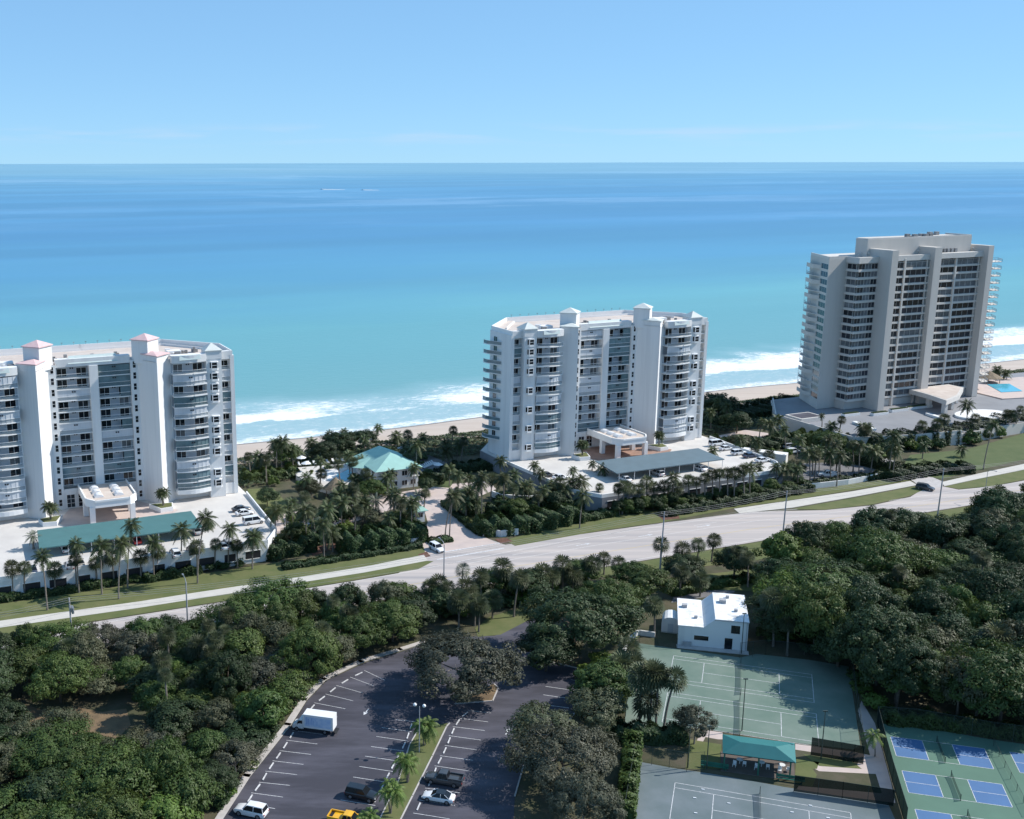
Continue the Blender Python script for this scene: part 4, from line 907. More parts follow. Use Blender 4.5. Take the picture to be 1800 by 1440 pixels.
# ------------------------------------------------------------------ woods
def in_poly(x, y, poly):
    c = False; j = len(poly)-1
    for i in range(len(poly)):
        (xi, yi), (xj, yj) = poly[i], poly[j]
        if (yi > y) != (yj > y) and x < (xj-xi)*(y-yi)/(yj-yi)+xi: c = not c
        j = i
    return c
def px_of(q):
    d = np.array([q[0], q[1], -CAM_H]); z_ = d@_fw; return (CX+F_PX*(d@_rr)/z_, CY-F_PX*(d@_uu)/z_)
def wood(poly_px, spacing, kinds, hr, rr_, text, group, avoid=(), rows_=()):
    poly = [tuple(G(*p)[:2]) for p in poly_px]; xs = [p[0] for p in poly]; ys = [p[1] for p in poly]; pts = []
    for i in range(6000):
        x, y = rng.uniform(min(xs), max(xs)), rng.uniform(min(ys), max(ys))
        if not in_poly(x, y, poly): continue
        if any((x-a)**2+(y-c)**2 < spacing**2 for a, c in pts): continue
        if any((x-a)**2+(y-c)**2 < r_**2 for a, c, r_ in avoid): continue
        pts.append((x, y))
    pts.sort(key=lambda q: px_of(q)[0]); cnt = {}
    for x, y in pts:
        k = rng.choices([q[0] for q in kinds], [q[1] for q in kinds])[0]; h_ = rng.uniform(*hr); big = k.startswith('big')
        words = dict(green='mid green', dark='dark green', olive='dull olive', grey='grey leaved', bright='bright green', big_dark='broad dark', big_green='broad green', big_grey='broad grey')[k]
        words = ('low ' if h_ < hr[0]+.3*(hr[1]-hr[0]) else 'tall ' if h_ > hr[0]+.7*(hr[1]-hr[0]) else '')+words
        py_ = px_of((x, y))[1]; row = [r_[1] for r_ in rows_ if py_ < r_[0]][0]
        i = cnt.get((words, row), 0); cnt[words, row] = i+1
        tree(k, (x, y, 0), h_*(1.15 if big else 1), rng.uniform(*rr_)*(1.45 if big else 1), '%s %s tree from left, %s, %s' % (ORD[i], words, row, text), 'tree', group)
LW = [(-260, 1225), (0, 1186), (130, 1163), (330, 1128), (480, 1103), (600, 1082), (690, 1096), (745, 1118), (690, 1140), (625, 1165), (560, 1192), (500, 1268), (430, 1355), (375, 1450), (320, 1545), (-280, 1560)]
cl1 = G(190, 1262)[:2]; cl2 = G(40, 1250)[:2]
wood(LW, 5.1, [('green', 4), ('dark', 3), ('olive', 2.6), ('grey', .9), ('bright', .5), ('big_green', 2.2), ('big_dark', 1.6), ('big_grey', .5)], (4.4, 8.4), (2.6, 4.6), 'left wood', 'trees of the left wood', [(cl1[0], cl1[1], 7.5), (cl2[0], cl2[1], 6), (*G(185, 1305)[:2], 6.5), (*G(110, 1275)[:2], 6), (*G(60, 1285)[:2], 4)], [(1150, 'row nearest the road'), (1200, 'second belt from the road'), (1270, 'belt round the clearing'), (1350, 'belt below the clearing'), (9999, 'bottom belt')])
struct('clearing', [(10, 1276), (30, 1234), (80, 1250), (130, 1243), (180, 1252), (222, 1246), (230, 1275), (205, 1300), (150, 1285), (110, 1300), (60, 1282)], .035, M['litter'])
RW = [(1350, 1012), (1450, 985), (1560, 958), (1650, 950), (1800, 925), (2000, 888), (2150, 1000), (2080, 1310), (1800, 1285), (1650, 1268), (1560, 1245), (1510, 1190), (1440, 1165), (1370, 1130), (1345, 1070)]
wood(RW, 6.3, [('green', 2.4), ('dark', 5), ('olive', 1.4), ('bright', .3), ('big_dark', 5), ('big_green', 1.6)], (6.0, 11.0), (3.4, 5.8), 'right wood', 'trees of the right wood', (), [(990, 'row nearest the road'), (1050, 'second belt from the road'), (1120, 'middle belt'), (1190, 'belt behind the tennis court'), (9999, 'belt behind the pickleball courts')])
# single trees between road, lot and courts
for k, (bx, by), h, r, lb in [
  ('big_grey', (812, 1226), 9.8, 10.2, 'wide grey olive tree shading the far end of the parking lot'),
  ('big_dark', (1008, 1150), 11.0, 9.0, 'big dark tree over the park drive bend'),
  ('big_green', (1075, 1098), 8.5, 6.0, 'olive tree right of the big dark tree'),
  ('big_green', (690, 1128), 7.5, 5.4, 'olive tree at the top left corner of the parking lot'),
  ('big_grey', (990, 1395), 9.0, 7.6, 'brown grey tree beside the lower tennis court'),
  ('olive', (955, 1330), 7.5, 5.2, 'olive tree at the right rim of the parking lot'),
  ('big_grey', (1025, 1462), 8.0, 5.0, 'grey tree at the bottom edge left of the lower tennis court'),
  ('dark', (960, 1180), 7.0, 5.0, 'dark tree behind the last parking bays'),
  ('green', (1060, 1240), 7.0, 4.5, 'green tree beside the left end of the upper tennis court'),
  ('olive', (1045, 1290), 7.0, 4.4, 'olive tree between parking lot and tennis court'),
  ('grey', (1220, 1308), 6.0, 3.0, 'nearly bare twiggy tree at the pavilion end of the upper court'),
  ('green', (700, 1080), 6.5, 4.2, 'green tree at the road side above the parking lot'),
  ('dark', (930, 1060), 6.5, 4.5, 'dark tree among the road side palms'),
  ('green', (1140, 1060), 7, 4.5, 'green tree left of the white house'),
  ('dark', (1200, 1026), 6, 4, 'dark tree behind the white house'),
  ('green', (1110, 1040), 6, 4, 'green tree on the verge above the big dark tree'),
  ('dark', (1290, 1018), 7, 3.6, 'dark tree behind the right corner of the white house'),
  ('green', (870, 1052), 6, 3.6, 'green tree behind the park lawn'), ('dark', (770, 1085), 6, 3.8, 'dark tree left of the park lawn'),
  ('green', (1020, 1030), 5.5, 3.6, 'green tree on the road verge among sabal palms'),
  ('big_dark', (1540, 1205), 13.5, 7.0, 'tall dark tree overhanging the right end of the upper tennis court'), ('big_dark', (1522, 1160), 13, 6.5, 'tall dark tree shading the far right corner of the upper tennis court'), ('big_dark', (1575, 1245), 12, 6.2, 'tall dark tree behind the left pickleball court corner'), ('big_green', (1480, 1140), 11, 5.8, 'tall green tree over the far right fence of the upper tennis court'),
  ('dark', (1260, 738), 9, 6.0, 'large dark tree right of the middle condominium'), ('dark', (1295, 762), 7, 4.5, 'dark tree beside the right deck wall of the middle condominium'),
  ('green', (1452, 800), 7, 4.5, 'green tree below the grey deck of the tall tower'), ('dark', (1340, 800), 5, 2.6, 'round dark tree by the white service yard wall'),
  ('dark', (600, 800), 7, 5, 'dark sea grape behind the pool terrace'), ('dark', (570, 815), 6.5, 4.2, 'dark tree left of the pool terrace'), ('dark', (640, 790), 6, 4, 'dark tree behind the club house'),
  ('green', (500, 820), 6.5, 4, 'green tree at the beach path left of the pool terrace')]:
    tree(k, G(bx, by), h, r, lb)

# ------------------------------------------------------------------ palms
Z2 = lambda L, s_=3.6, x0=0, y0=820: [((x0+a/s_, y0+b_/s_), (x0+c/s_, y0+d/s_), *rest) for (a, b_), (c, d), *rest in L]
palms_px('sabal', Z2([((75, 640), (85, 835)), ((155, 640), (158, 825)), ((345, 650), (350, 800)), ((475, 590), (487, 795)), ((605, 610), (615, 760)), ((710, 570), (722, 745)), ((890, 570), (893, 725)), ((1000, 540), (993, 700)), ((1245, 510), (1250, 690)), ((1365, 490), (1360, 650)), ((1500, 500), (1503, 640)), ((1620, 460), (1620, 590))]), 0,
         '%s short sabal palm from the left against the white podium of the left condominium', 'sabal palms before the left podium')
palms_px('coconut', Z2([((265, 560), (300, 910)), ((640, 490), (645, 810)), ((770, 480), (752, 840)), ((832, 360), (808, 770)), ((970, 470), (975, 720)), ((1150, 390), (1150, 660)), ((1300, 290), (1250, 740)), ((1455, 385), (1445, 640)), ((1605, 440), (1597, 650)), ((480, 480), (500, 800))]), 0,
         '%s tall coconut palm from the left before the white podium of the left condominium', 'coconut palms before the left podium')
for O_, nick in ((B1O, 'left'), (B2O, 'middle')):
    for sg in (1, -1):
        c_, s_ = math.cos(RAD(23.2)), math.sin(RAD(23.2)); u_, v_ = sg*13.6, -6.2
        palm('coconut', (O_[0]+c_*u_-s_*v_, O_[1]+s_*u_+c_*v_, 5.3), 3.8, 'group of small palms in the %s planter of the %s condominium entrance' % ('right' if sg > 0 else 'left', nick), None, .62, (0, 0), .09, 4)
palm('date', tuple(G(59, 965, 4.25)), 3.2, 'bushy palm at the left end of the teal carport', None, .75)
palm('clump', tuple(G(368, 930, 4.25)), 1.5, 'yellow green bush at the right end of the teal carport', None, .7, (0, 0), None, 3)
Z3 = lambda L: Z2(L, 4, 400, 720)
palms_px('coconut', Z3([((330, 230), (330, 400)), ((390, 215), (380, 430)), ((650, 350), (655, 560)), ((930, 300), (930, 440)), ((850, 315), (860, 480)), ((1060, 120), (1050, 200)), ((1330, 235), (1327, 510)), ((1190, 180), (1200, 260)), ((1630, 235), (1612, 360)), ((1560, 410), (1560, 540)), ((1700, 470), (1690, 560)), ((590, 520), (590, 620)), ((1120, 475), (1125, 620)), ((720, 170), (730, 300)), ((820, 160), (810, 290)), ((490, 280), (500, 400)), ((590, 230), (600, 370)), ((1370, 190), (1370, 300))]), 0,
         '%s coconut palm from the left in the garden round the pool and club house', 'coconut palms in the pool garden')
palms_px('coconut', Z3([((700, 690), (690, 990)), ((670, 790), (680, 1050)), ((450, 650), (460, 800)), ((545, 700), (555, 960)), ((340, 700), (335, 960)), ((450, 830), (450, 940)), ((865, 560), (870, 760)), ((780, 590), (780, 780)), ((805, 640), (800, 860)), ((180, 880), (175, 1100)), ((200, 900), (200, 1020)), ((1690, 580), (1680, 750)), ((1600, 580), (1530, 890)), ((1585, 600), (1560, 910)), ((950, 650), (950, 800)), ((730, 850), (740, 1000)), ((1000, 480), (1005, 620)), ((900, 490), (905, 620))]), 0,
         '%s palm from the left in the planting between the two entrance gates', 'palms of the entrance planting')
palms_px('date', Z3([((1340, 600), (1300, 780)), ((1170, 650), (1180, 790)), ((1040, 635), (1045, 760))]), 0, '%s spiky date palm from the left beside the gate house', 'date palms by the gate house', .85)
Z4 = lambda L: Z2(L, 3.6, 820, 760)
palms_px('coconut', Z4([((100, 270), (95, 560)), ((80, 310), (65, 550)), ((215, 170), (215, 300)), ((235, 285), (235, 450)), ((395, 325), (390, 460)), ((550, 345), (540, 430)), ((620, 355), (615, 480)), ((740, 390), (715, 610)), ((25, 365), (0, 510)), ((300, 260), (300, 420)), ((-60, 260), (-50, 430))]), 0,
         '%s palm from the left along the ramp of the middle condominium', 'palms along the middle ramp')
palms_px('coconut', Z4([((430, 200), (425, 270)), ((470, 250), (470, 300)), ((675, 235), (670, 330)), ((795, 195), (795, 240)), ((860, 225), (860, 270)), ((1560, 110), (1560, 160))]), 4.3, '%s small palm from the left standing on the deck of the middle condominium', 'palms on the middle deck', .75)
palms_px('sabal', Z4([((960, 355), (965, 520)), ((1000, 345), (985, 520)), ((1035, 355), (1020, 510)), ((1090, 360), (1080, 500)), ((1140, 315), (1140, 480)), ((1185, 345), (1185, 480)), ((1250, 340), (1250, 480)), ((1310, 275), (1305, 480), 'coconut'), ((1335, 350), (1335, 470)), ((1405, 305), (1405, 460)), ((1455, 310), (1455, 460)), ((1510, 290), (1505, 455)), ((1555, 270), (1555, 450)), ((1600, 260), (1600, 450)), ((1650, 260), (1650, 445)), ((1700, 260), (1690, 440)), ((1750, 235), (1755, 440)), ((1790, 220), (1790, 430), 'coconut')]), 0,
         '%s palm from the left in the row along the podium of the middle condominium', 'palms before the middle podium')
palms_px('sabal', Z4([((1232, 710), (1225, 865)), ((1367, 745), (1365, 880)), ((1468, 712), (1460, 860)), ((1567, 685), (1550, 820)), ((1705, 758), (1690, 940)), ((962, 830), (950, 940)), ((870, 800), (870, 900)), ((1357, 885), (1350, 1030)), ((1480, 930), (1478, 1040)), ((1780, 795), (1780, 980)), ((1440, 830), (1440, 960))]), 0,
         '%s round headed sabal palm from the left on the verge this side of the road', 'sabal palms on the near verge', 1.12)
Z7 = lambda L: Z2(L, 4.5, 800, 960)
palms_px('sabal', Z7([((60, 190), (55, 340), 'fan', .8), ((200, 240), (205, 480)), ((380, 175), (360, 440)), ((510, 250), (465, 560)), ((170, 440), (155, 630)), ((195, 480), (188, 680)), ((300, 420), (295, 570)), ((-60, 330), (-60, 560)), ((-130, 300), (-130, 520)), ((-200, 330), (-190, 540)), ((690, 220), (690, 420)), ((850, 150), (850, 380)), ((770, 230), (770, 420)), ((1080, 150), (1075, 330)), ((930, 230), (930, 400)), ((640, 260), (640, 440)), ((30, 430), (30, 640)), ((90, 330), (95, 560))]), 0,
         '%s sabal palm from the left in the thicket between road and parking lot', 'sabal palms above the parking lot', 1.2)
Z8 = lambda L: Z2(L, 4.2857, 1080, 1020)
palms_px('sabal', Z8([((205, 730), (185, 1100)), ((290, 705), (265, 1120)), ((330, 720), (310, 1130)), ((455, 745), (370, 1140)), ((250, 920), (260, 1110)), ((1190, 140), (1195, 500), 'sabal', 1.7), ((1310, 325), (1300, 570), 'sabal', 1.15), ((110, 280), (105, 480)), ((110, 520), (120, 760)), ((50, 640), (60, 860)), ((150, 640), (160, 840)), ((300, 190), (300, 420), 'sabal', 1.3)]), 0,
         '%s palm from the left round the upper tennis court and white house', 'palms by the tennis court', 1.25)
palms_px('coconut', [((1535, 1290), (1538, 1330), 'clump', 1.2)], 0, '%s bright green palm by the pickleball fence corner', None)
palms_px('fan', [((1533, 1130), (1529, 1182), 'fan', 1.0), ((1750, 1120), (1727, 1195), 'sabal', 1.4), ((1755, 865), (1752, 905), 'sabal', 1.15), ((1722, 1235), (1715, 1262), 'sabal', 1.0)], 0, '%s palm from the left rising from the right hand wood', 'palms in the right wood')
Z6 = lambda L: Z2(L, 3.214, 1240, 620)
palms_px('coconut', Z6([((455, 640), (455, 760)), ((580, 560), (590, 730)), ((700, 560), (705, 720)), ((765, 570), (740, 760)), ((870, 520), (865, 690)), ((1065, 460), (1035, 700)), ((1080, 550), (1055, 710)), ((1630, 400), (1570, 660)), ((400, 640), (400, 770)), ((520, 650), (520, 760)), ((640, 540), (640, 700)), ((300, 640), (300, 760)), ((1235, 520), (1225, 600)), ((1450, 540), (1445, 590))]), 0,
         '%s palm from the left along the road below the tall tower', 'palms below the tall tower')
palms_px('sabal', Z6([((770, 380), (757, 450)), ((905, 440), (885, 490)), ((1225, 410), (1215, 470)), ((1310, 400), (1312, 465)), ((1350, 375), (1338, 460)), ((1525, 370), (1500, 430)), ((1480, 285), (1475, 400), 'coconut'), ((1705, 345), (1697, 400)), ((1735, 345), (1715, 400)), ((1780, 320), (1755, 400)), ((658, 350), (658, 420), 'coconut', .5)]), 3.8,
         '%s palm from the left along the rim of the grey deck', 'palms on the grey deck')
palms_px('coconut', Z6([((65, 270), (65, 400)), ((1650, 90), (1655, 200)), ((1700, 110), (1700, 210)), ((30, 330), (30, 440)), ((120, 300), (120, 420))]), 0, '%s palm from the left behind the service yard', None)
# fill: palms and small trees standing thick between the two entrance gates and round the ramp
def fill_palms(poly_px, n, text, group, hr=(5, 9), kinds=('coconut', 'coconut', 'sabal')):
    poly = [tuple(G(*p)[:2]) for p in poly_px]; xs = [p[0] for p in poly]; ys = [p[1] for p in poly]; pts = []
    while len(pts) < n:
        x, y = rng.uniform(min(xs), max(xs)), rng.uniform(min(ys), max(ys))
        if in_poly(x, y, poly) and all((x-a)**2+(y-c)**2 > 5 for a, c in pts) and math.hypot(x-cl1[0], y-cl1[1]) > 9: pts.append((x, y))
    for i, (x, y) in enumerate(sorted(pts, key=lambda q: px_of(q)[0])):
        palm(rng.choice(kinds), (x, y, 0), rng.uniform(*hr), text % ORD[i], group, rng.uniform(.8, 1.1), (rng.uniform(-.8, .8), rng.uniform(-.8, .8)))
fill_palms([(490, 965), (740, 945), (750, 915), (640, 895), (490, 925)], 22, '%s slender palm from left amid shrubs between the gates', 'slender palms between the gates')
fill_palms([(440, 850), (520, 885), (690, 875), (790, 850), (860, 835), (850, 805), (740, 790), (620, 795), (440, 815)], 26, '%s slender palm from left amid the pool garden shrubs', 'slender palms of the pool garden', (4.5, 8))
fill_palms([(790, 920), (1000, 905), (1060, 890), (1010, 880), (800, 880)], 14, '%s slender palm from left below the middle ramp', 'slender palms below the middle ramp', (4.5, 8))
fill_palms([(1250, 800), (1400, 850), (1580, 830), (1600, 800), (1440, 770), (1300, 765)], 22, '%s slender palm from left below the tall tower', 'slender palms below the tall tower', (5, 8.5))
fill_palms([(20, 1215), (400, 1135), (640, 1110), (690, 1130), (400, 1250), (60, 1330)], 14, '%s sabal palm from left rising out of the left wood', 'sabal palms in the left wood', (6.5, 8.5), ('sabal',))
fill_palms([(1350, 1020), (1560, 965), (1800, 930), (1800, 1180), (1400, 1140)], 10, '%s sabal palm from left rising out of the right wood', 'sabal palms in the right wood', (8.5, 11), ('sabal',))
for i, (bx, by) in enumerate([(520, 950), (585, 930), (650, 925), (700, 930), (470, 890), (545, 880), (655, 880), (750, 868), (820, 905), (905, 912), (975, 905), (1395, 842), (1530, 815), (1475, 830), (1300, 790)]):
    tree(['green', 'dark', 'olive'][i % 3], G(bx, by), rng.uniform(4.2, 6), rng.uniform(2.4, 3.4), '%s small bushy garden tree from left between the towers and the road' % ORD[[1, 3, 4, 6, 0, 2, 5, 7, 8, 9, 10, 12, 14, 13, 11][i]], 'tree', 'garden trees')
for i in range(20):
    t = i/19; p_ = G(1085+t*300, 906-t*40)
    tree(['dark', 'green'][i % 2], p_, rng.uniform(2.6, 4.4), rng.uniform(1.5, 2.3), '%s small dark tree from left hugging the shaded podium wall' % ORD[i], 'tree', 'small trees before the middle podium')
Z5p = [((1280, 470), (1245, 610)), ((1150, 690), (1140, 845)), ((1030, 870), (1030, 1040)), ((880, 1060), (885, 1180))]
for i, (c, bp) in enumerate(Z5p):
    P = G(400+bp[0]/3.6, 1140+bp[1]/3.6, .13); H = z_over(400+c[0]/3.6, 1140+c[1]/3.6, P)-.13
    palm('clump', tuple(P), H+.3, '%s clump of slender green palms from the far end of the grass island' % ORD[i], 'palm clumps on the parking island', 1.0, (0, 0), .085, 4)

# ------------------------------------------------------------------ hedges, shrubs, dune scrub
for pts, w, h, lb, mt in [
  ([(0, 1056), (120, 1040), (250, 1018)], 3, 1.3, 'low dark hedge under the left palms of the white podium', 'leaf_hedge'),
  ([(255, 1022), (330, 1010), (350, 1006)], 2.6, 1.6, 'trimmed hedge at the middle of the white podium', 'leaf_hedge'),
  ([(375, 998), (480, 978)], 2.4, 1.3, 'low hedge under the right palms of the white podium', 'leaf_hedge'),
  ([(470, 982), (545, 965)], 5, 3.0, 'tall clipped hedge at the right end of the white podium', 'leaf_hedge'),
  ([(545, 955), (600, 945)], 5, 2.2, 'dense hedge left of the red walk', 'leaf_hedge'),
  ([(605, 968), (660, 962), (735, 945)], 7, 3.6, 'big rounded hedge left of the entrance drive', 'leaf_hedge'),
  ([(500, 1000), (640, 978), (738, 962)], 2.2, 1.0, 'low hedge along the sidewalk left of the entrance', 'leaf_dark'),
  ([(845, 935), (920, 930), (1005, 912)], 8, 3.2, 'big rounded hedge right of the entrance drive', 'leaf_hedge'),
  ([(860, 905), (960, 898), (1060, 888)], 4, 2.5, 'hedge under the ramp of the middle condominium', 'leaf_dark'),
  ([(1010, 918), (1080, 905)], 3, 1.6, 'small hedge at the left end of the shaded podium wall', 'leaf_hedge'),
  ([(1170, 905), (1320, 880), (1420, 862)], 4, 1.8, 'long hedge before the middle condominium podium', 'leaf_dark'),
  ([(1420, 856), (1560, 838)], 2.4, 1.5, 'hedge before the low white service yard wall', 'leaf_dark'),
  ([(780, 888), (800, 905), (835, 935)], 1.6, 1.2, 'dark kerb hedge right of the entrance drive', 'leaf_dark'),
  ([(758, 955), (790, 950)], 3, .9, 'low hedge on the entrance drive island', 'leaf_hedge'),
  ([(1080, 1300), (1200, 1302)], 3.2, 2.2, 'dark hedge at the left end of the upper tennis court', 'leaf_dark'),
  ([(1112, 1318), (1098, 1450)], 2.2, 2.6, 'tall hedge left of the lower tennis court', 'leaf_green'),
  ([(1560, 1268), (1660, 1278), (1790, 1296)], 3, 1.8, 'hedge behind the pickleball courts', 'leaf_green'),
  ([(1560, 842), (1640, 830), (1700, 828)], 6, 2.2, 'dark shrub bank below the sloping lawn', 'leaf_dark'),
  ([(1520, 790), (1580, 786), (1660, 778), (1760, 758), (1830, 748)], 7, 4.2, 'wide shrub belt under the grey deck', 'leaf_dark'),
  ([(1400, 778), (1450, 785), (1510, 792)], 8, 3.6, 'green shrub bank at the left of the grey deck', 'leaf_green'),
  ([(1250, 780), (1330, 792), (1400, 780)], 5, 2.4, 'hedge right of the middle condominium deck', 'leaf_dark'),
  ([(1245, 745), (1400, 712)], 12, 2.6, 'broad shrubbery between middle condominium and tall tower', 'leaf_dark'),
  ([(1580, 834), (1545, 822), (1490, 812)], 3.5, 2.8, 'shrubs beside the side street', 'leaf_dark'),
  ([(430, 845), (475, 840), (520, 835)], 5, 2.2, 'shrubs behind the small lawn of the left condominium', 'leaf_green'),
  ([(510, 915), (560, 905), (640, 905)], 3, 1.4, 'hedge along the curved ramp of the left condominium', 'leaf_dark'),
  ([(440, 905), (480, 915)], 3, 2.0, 'hedge below the deck wall of the left condominium', 'leaf_green'),
  ([(760, 850), (800, 830), (870, 822)], 5, 2.2, 'dark shrubs in the shade left of the middle condominium', 'leaf_dark'),
  ([(1180, 1045), (1320, 1020)], 3, 1.2, 'low hedge behind the white house', 'leaf_green')]:
    hedge(pts, w, h, lb, mt)
def scatter(poly_px, n, kinds, text, group, z=0, hr=(1.4, 2.6), r_=(1.2, 2.0)):
    poly = [tuple(G(*p)[:2]) for p in poly_px]; xs = [p[0] for p in poly]; ys = [p[1] for p in poly]; k = 0; pts = []
    n = int(n*.62)
    while k < n:
        x, y = rng.uniform(min(xs), max(xs)), rng.uniform(min(ys), max(ys))
        if in_poly(x, y, poly): k += 1; pts.append((x, y))
    pts.sort(key=lambda q: px_of(q)[0]); cnt = {}
    for x, y in pts:
        h_ = rng.uniform(*hr); kd = rng.choice(kinds); w_ = ('low ' if h_ < sum(hr)/2 else 'tall ')+('bright ' if 'bright' in kd else 'dark '); i = cnt.get(w_, 0); cnt[w_] = i+1
        tree(kd, (x, y, z), h_, rng.uniform(*r_), '%s %s%s from left' % (ORD[i], w_, text), 'shrub', group, 'shrub')
scatter([(490, 960), (740, 940), (745, 900), (640, 890), (500, 920)], 34, ['shrub', 'shrub', 'shrub_bright'], 'shrub in the planting between the gates', 'shrubs of the entrance planting')
scatter([(430, 830), (520, 880), (680, 870), (760, 845), (740, 795), (620, 800), (430, 815)], 46, ['shrub', 'shrub', 'shrub_bright'], 'round shrub in the garden round the pool', 'shrubs of the pool garden', 0, (1.4, 3), (1.2, 2.2))
scatter([(790, 910), (1000, 900), (1010, 880), (800, 870)], 26, ['shrub'], 'shrub under the ramp of the middle condominium', 'shrubs under the middle ramp')
scatter([(1240, 800), (1560, 830), (1600, 800), (1440, 765), (1300, 765)], 50, ['shrub', 'shrub', 'shrub_bright'], 'round shrub below the deck of the tall tower', 'shrubs below the tall tower', 0, (1.6, 3.4), (1.4, 2.6))
scatter([(1080, 1140), (1090, 1300), (1040, 1320), (1000, 1260), (1040, 1180)], 26, ['shrub', 'shrub_bright'], 'shrub between parking lot and tennis court', 'shrubs beside the tennis court', 0, (1.6, 3), (1.4, 2.2))
scatter([(395, 1415), (440, 1348), (505, 1262), (560, 1182), (640, 1152), (625, 1145), (540, 1175), (480, 1262), (420, 1345), (370, 1420)], 40, ['shrub', 'shrub_bright'], 'shrub over the left kerb of the parking lot', 'shrubs along the left kerb', 0, (1.2, 2.4), (1.0, 1.7))
scatter([(1330, 1020), (1345, 1130), (1480, 1180), (1540, 1250), (1560, 1240), (1420, 1120), (1380, 1020)], 34, ['shrub', 'shrub_bright'], 'shrub at the foot of the right hand wood', 'shrubs of the right wood', 0, (1.4, 2.8), (1.2, 2.2))
scatter([(740, 1100), (860, 1075), (1100, 1030), (1100, 1005), (900, 1030), (740, 1070)], 60, ['shrub', 'shrub', 'shrub_bright'], 'shrub in the thicket along the near road side', 'shrubs along the near road side', 0, (1.6, 3.2), (1.4, 2.4))
scatter([(1440, 790), (1560, 800), (1700, 785), (1830, 760), (1830, 752), (1700, 775), (1560, 785), (1440, 775)], 40, ['shrub', 'shrub_bright'], 'shrub in the belt under the rim of the grey deck', 'shrubs under the grey deck', 0, (2.5, 4.8), (1.8, 3.0))
scatter([(0, 1062), (250, 1026), (480, 985), (480, 975), (250, 1012), (0, 1048)], 34, ['shrub', 'shrub'], 'shrub at the foot of the white podium', 'shrubs before the left podium', 0, (1.0, 2.0), (1.0, 1.7))
scatter([(1080, 912), (1320, 880), (1420, 862), (1420, 850), (1320, 866), (1080, 898)], 44, ['shrub', 'shrub'], 'shrub at the foot of the shaded podium', 'shrubs before the middle podium', 0, (1.4, 2.8), (1.2, 2.0))
# dune scrub: one mass of low sea grape between gardens and beach
def dune():
    cen = []; k = 110000
    s = nrng.random(k)*760-290; t = -22.5-nrng.random(k)**1.2*30*(1+.18*np.sin(s*.03))
    keep = np.ones(k, bool)
    hgt = 1.0+.7*np.sin(s*.21)*np.sin(t*.33+s*.05)+.4*np.sin(s*.9+t*.7); hgt = np.clip(hgt, .25, 2.4)*np.clip((-t-20.5)/5, .15, 1)
    P = np.array(W0)[None]+cu[None]*s[:, None]+cv[None]*t[:, None]
    z = hgt*(1-.35*nrng.random(k)); n_ = np.column_stack([nrng.normal(size=k)*.5, nrng.normal(size=k)*.5, np.ones(k)]); n_ /= np.linalg.norm(n_, axis=1)[:, None]
    me = leaf_mesh('dune_scrub', np.column_stack([P, z]), n_, .34+.3*nrng.random(k), 'leaf_dune', np.clip(.2+.7*nrng.random(k), 0, 1))
    tag(obj('dune_scrub', me), 'low green scrub covering the dune behind the beach', 'scrub', None, 'stuff')
dune()

# ------------------------------------------------------------------ courts
A_T = -.33; ct, st_ = math.cos(A_T), math.sin(A_T)
def cpt(o, x, y): return (o[0]+ct*x-st_*y, o[1]+st_*x+ct*y)
def sheetp(mb, o, x0, x1, y0, y1, z): return mb.sheet([cpt(o, x0, y0), cpt(o, x1, y0), cpt(o, x1, y1), cpt(o, x0, y1)], z)
struct('tennis_court', [(1123, 1131), (1185, 1140), (1300, 1156), (1330, 1150), (1420, 1160), (1492, 1172), (1512, 1310), (1500, 1318), (1400, 1306), (1238, 1281), (1097, 1276), (1108, 1190)], .03, M['court_green'])
struct('tennis_court', [(1117, 1338), (1180, 1350), (1260, 1362), (1380, 1384), (1560, 1411), (1600, 1500), (1090, 1500)], .03, M['court_dark'])
struct('pickleball_court', [(1543, 1272), (1610, 1277), (1740, 1300), (1810, 1310), (1990, 1330), (2060, 1470), (1640, 1530), (1608, 1500), (1570, 1375), (1555, 1320)], .03, M['court_pickle'])
struct('path', [(1097, 1278), (1238, 1282), (1500, 1320), (1512, 1310), (1502, 1200), (1520, 1230), (1545, 1272), (1625, 1440), (1600, 1470), (1558, 1409), (1260, 1361), (1117, 1337), (1112, 1315)], .026, M['soil'])
struct('path', [(1235, 1283), (1270, 1288), (1272, 1300), (1262, 1300), (1240, 1296), (1222, 1330), (1210, 1330)], .030, M['paver'])
struct('path', [(1398, 1308), (1500, 1322), (1540, 1330), (1560, 1362), (1440, 1356), (1410, 1340), (1505, 1350), (1510, 1335), (1398, 1318)], .030, M['paver'])
struct('path', [(1514, 1232), (1538, 1272), (1551, 1320), (1566, 1375), (1574, 1412), (1480, 1400), (1400, 1388), (1404, 1382), (1550, 1395), (1530, 1330), (1508, 1250)], .031, M['paver'])
struct('lawn', [(1212, 1300), (1268, 1309), (1268, 1352), (1205, 1352)], .034, M['lawn'])
struct('lawn', [(1400, 1334), (1440, 1340), (1436, 1352), (1428, 1352), (1436, 1362), (1428, 1384), (1396, 1378)], .034, M['lawn'])
struct('lawn', [(1412, 1326), (1500, 1340), (1515, 1352), (1440, 1347)], .034, M['lawn'])
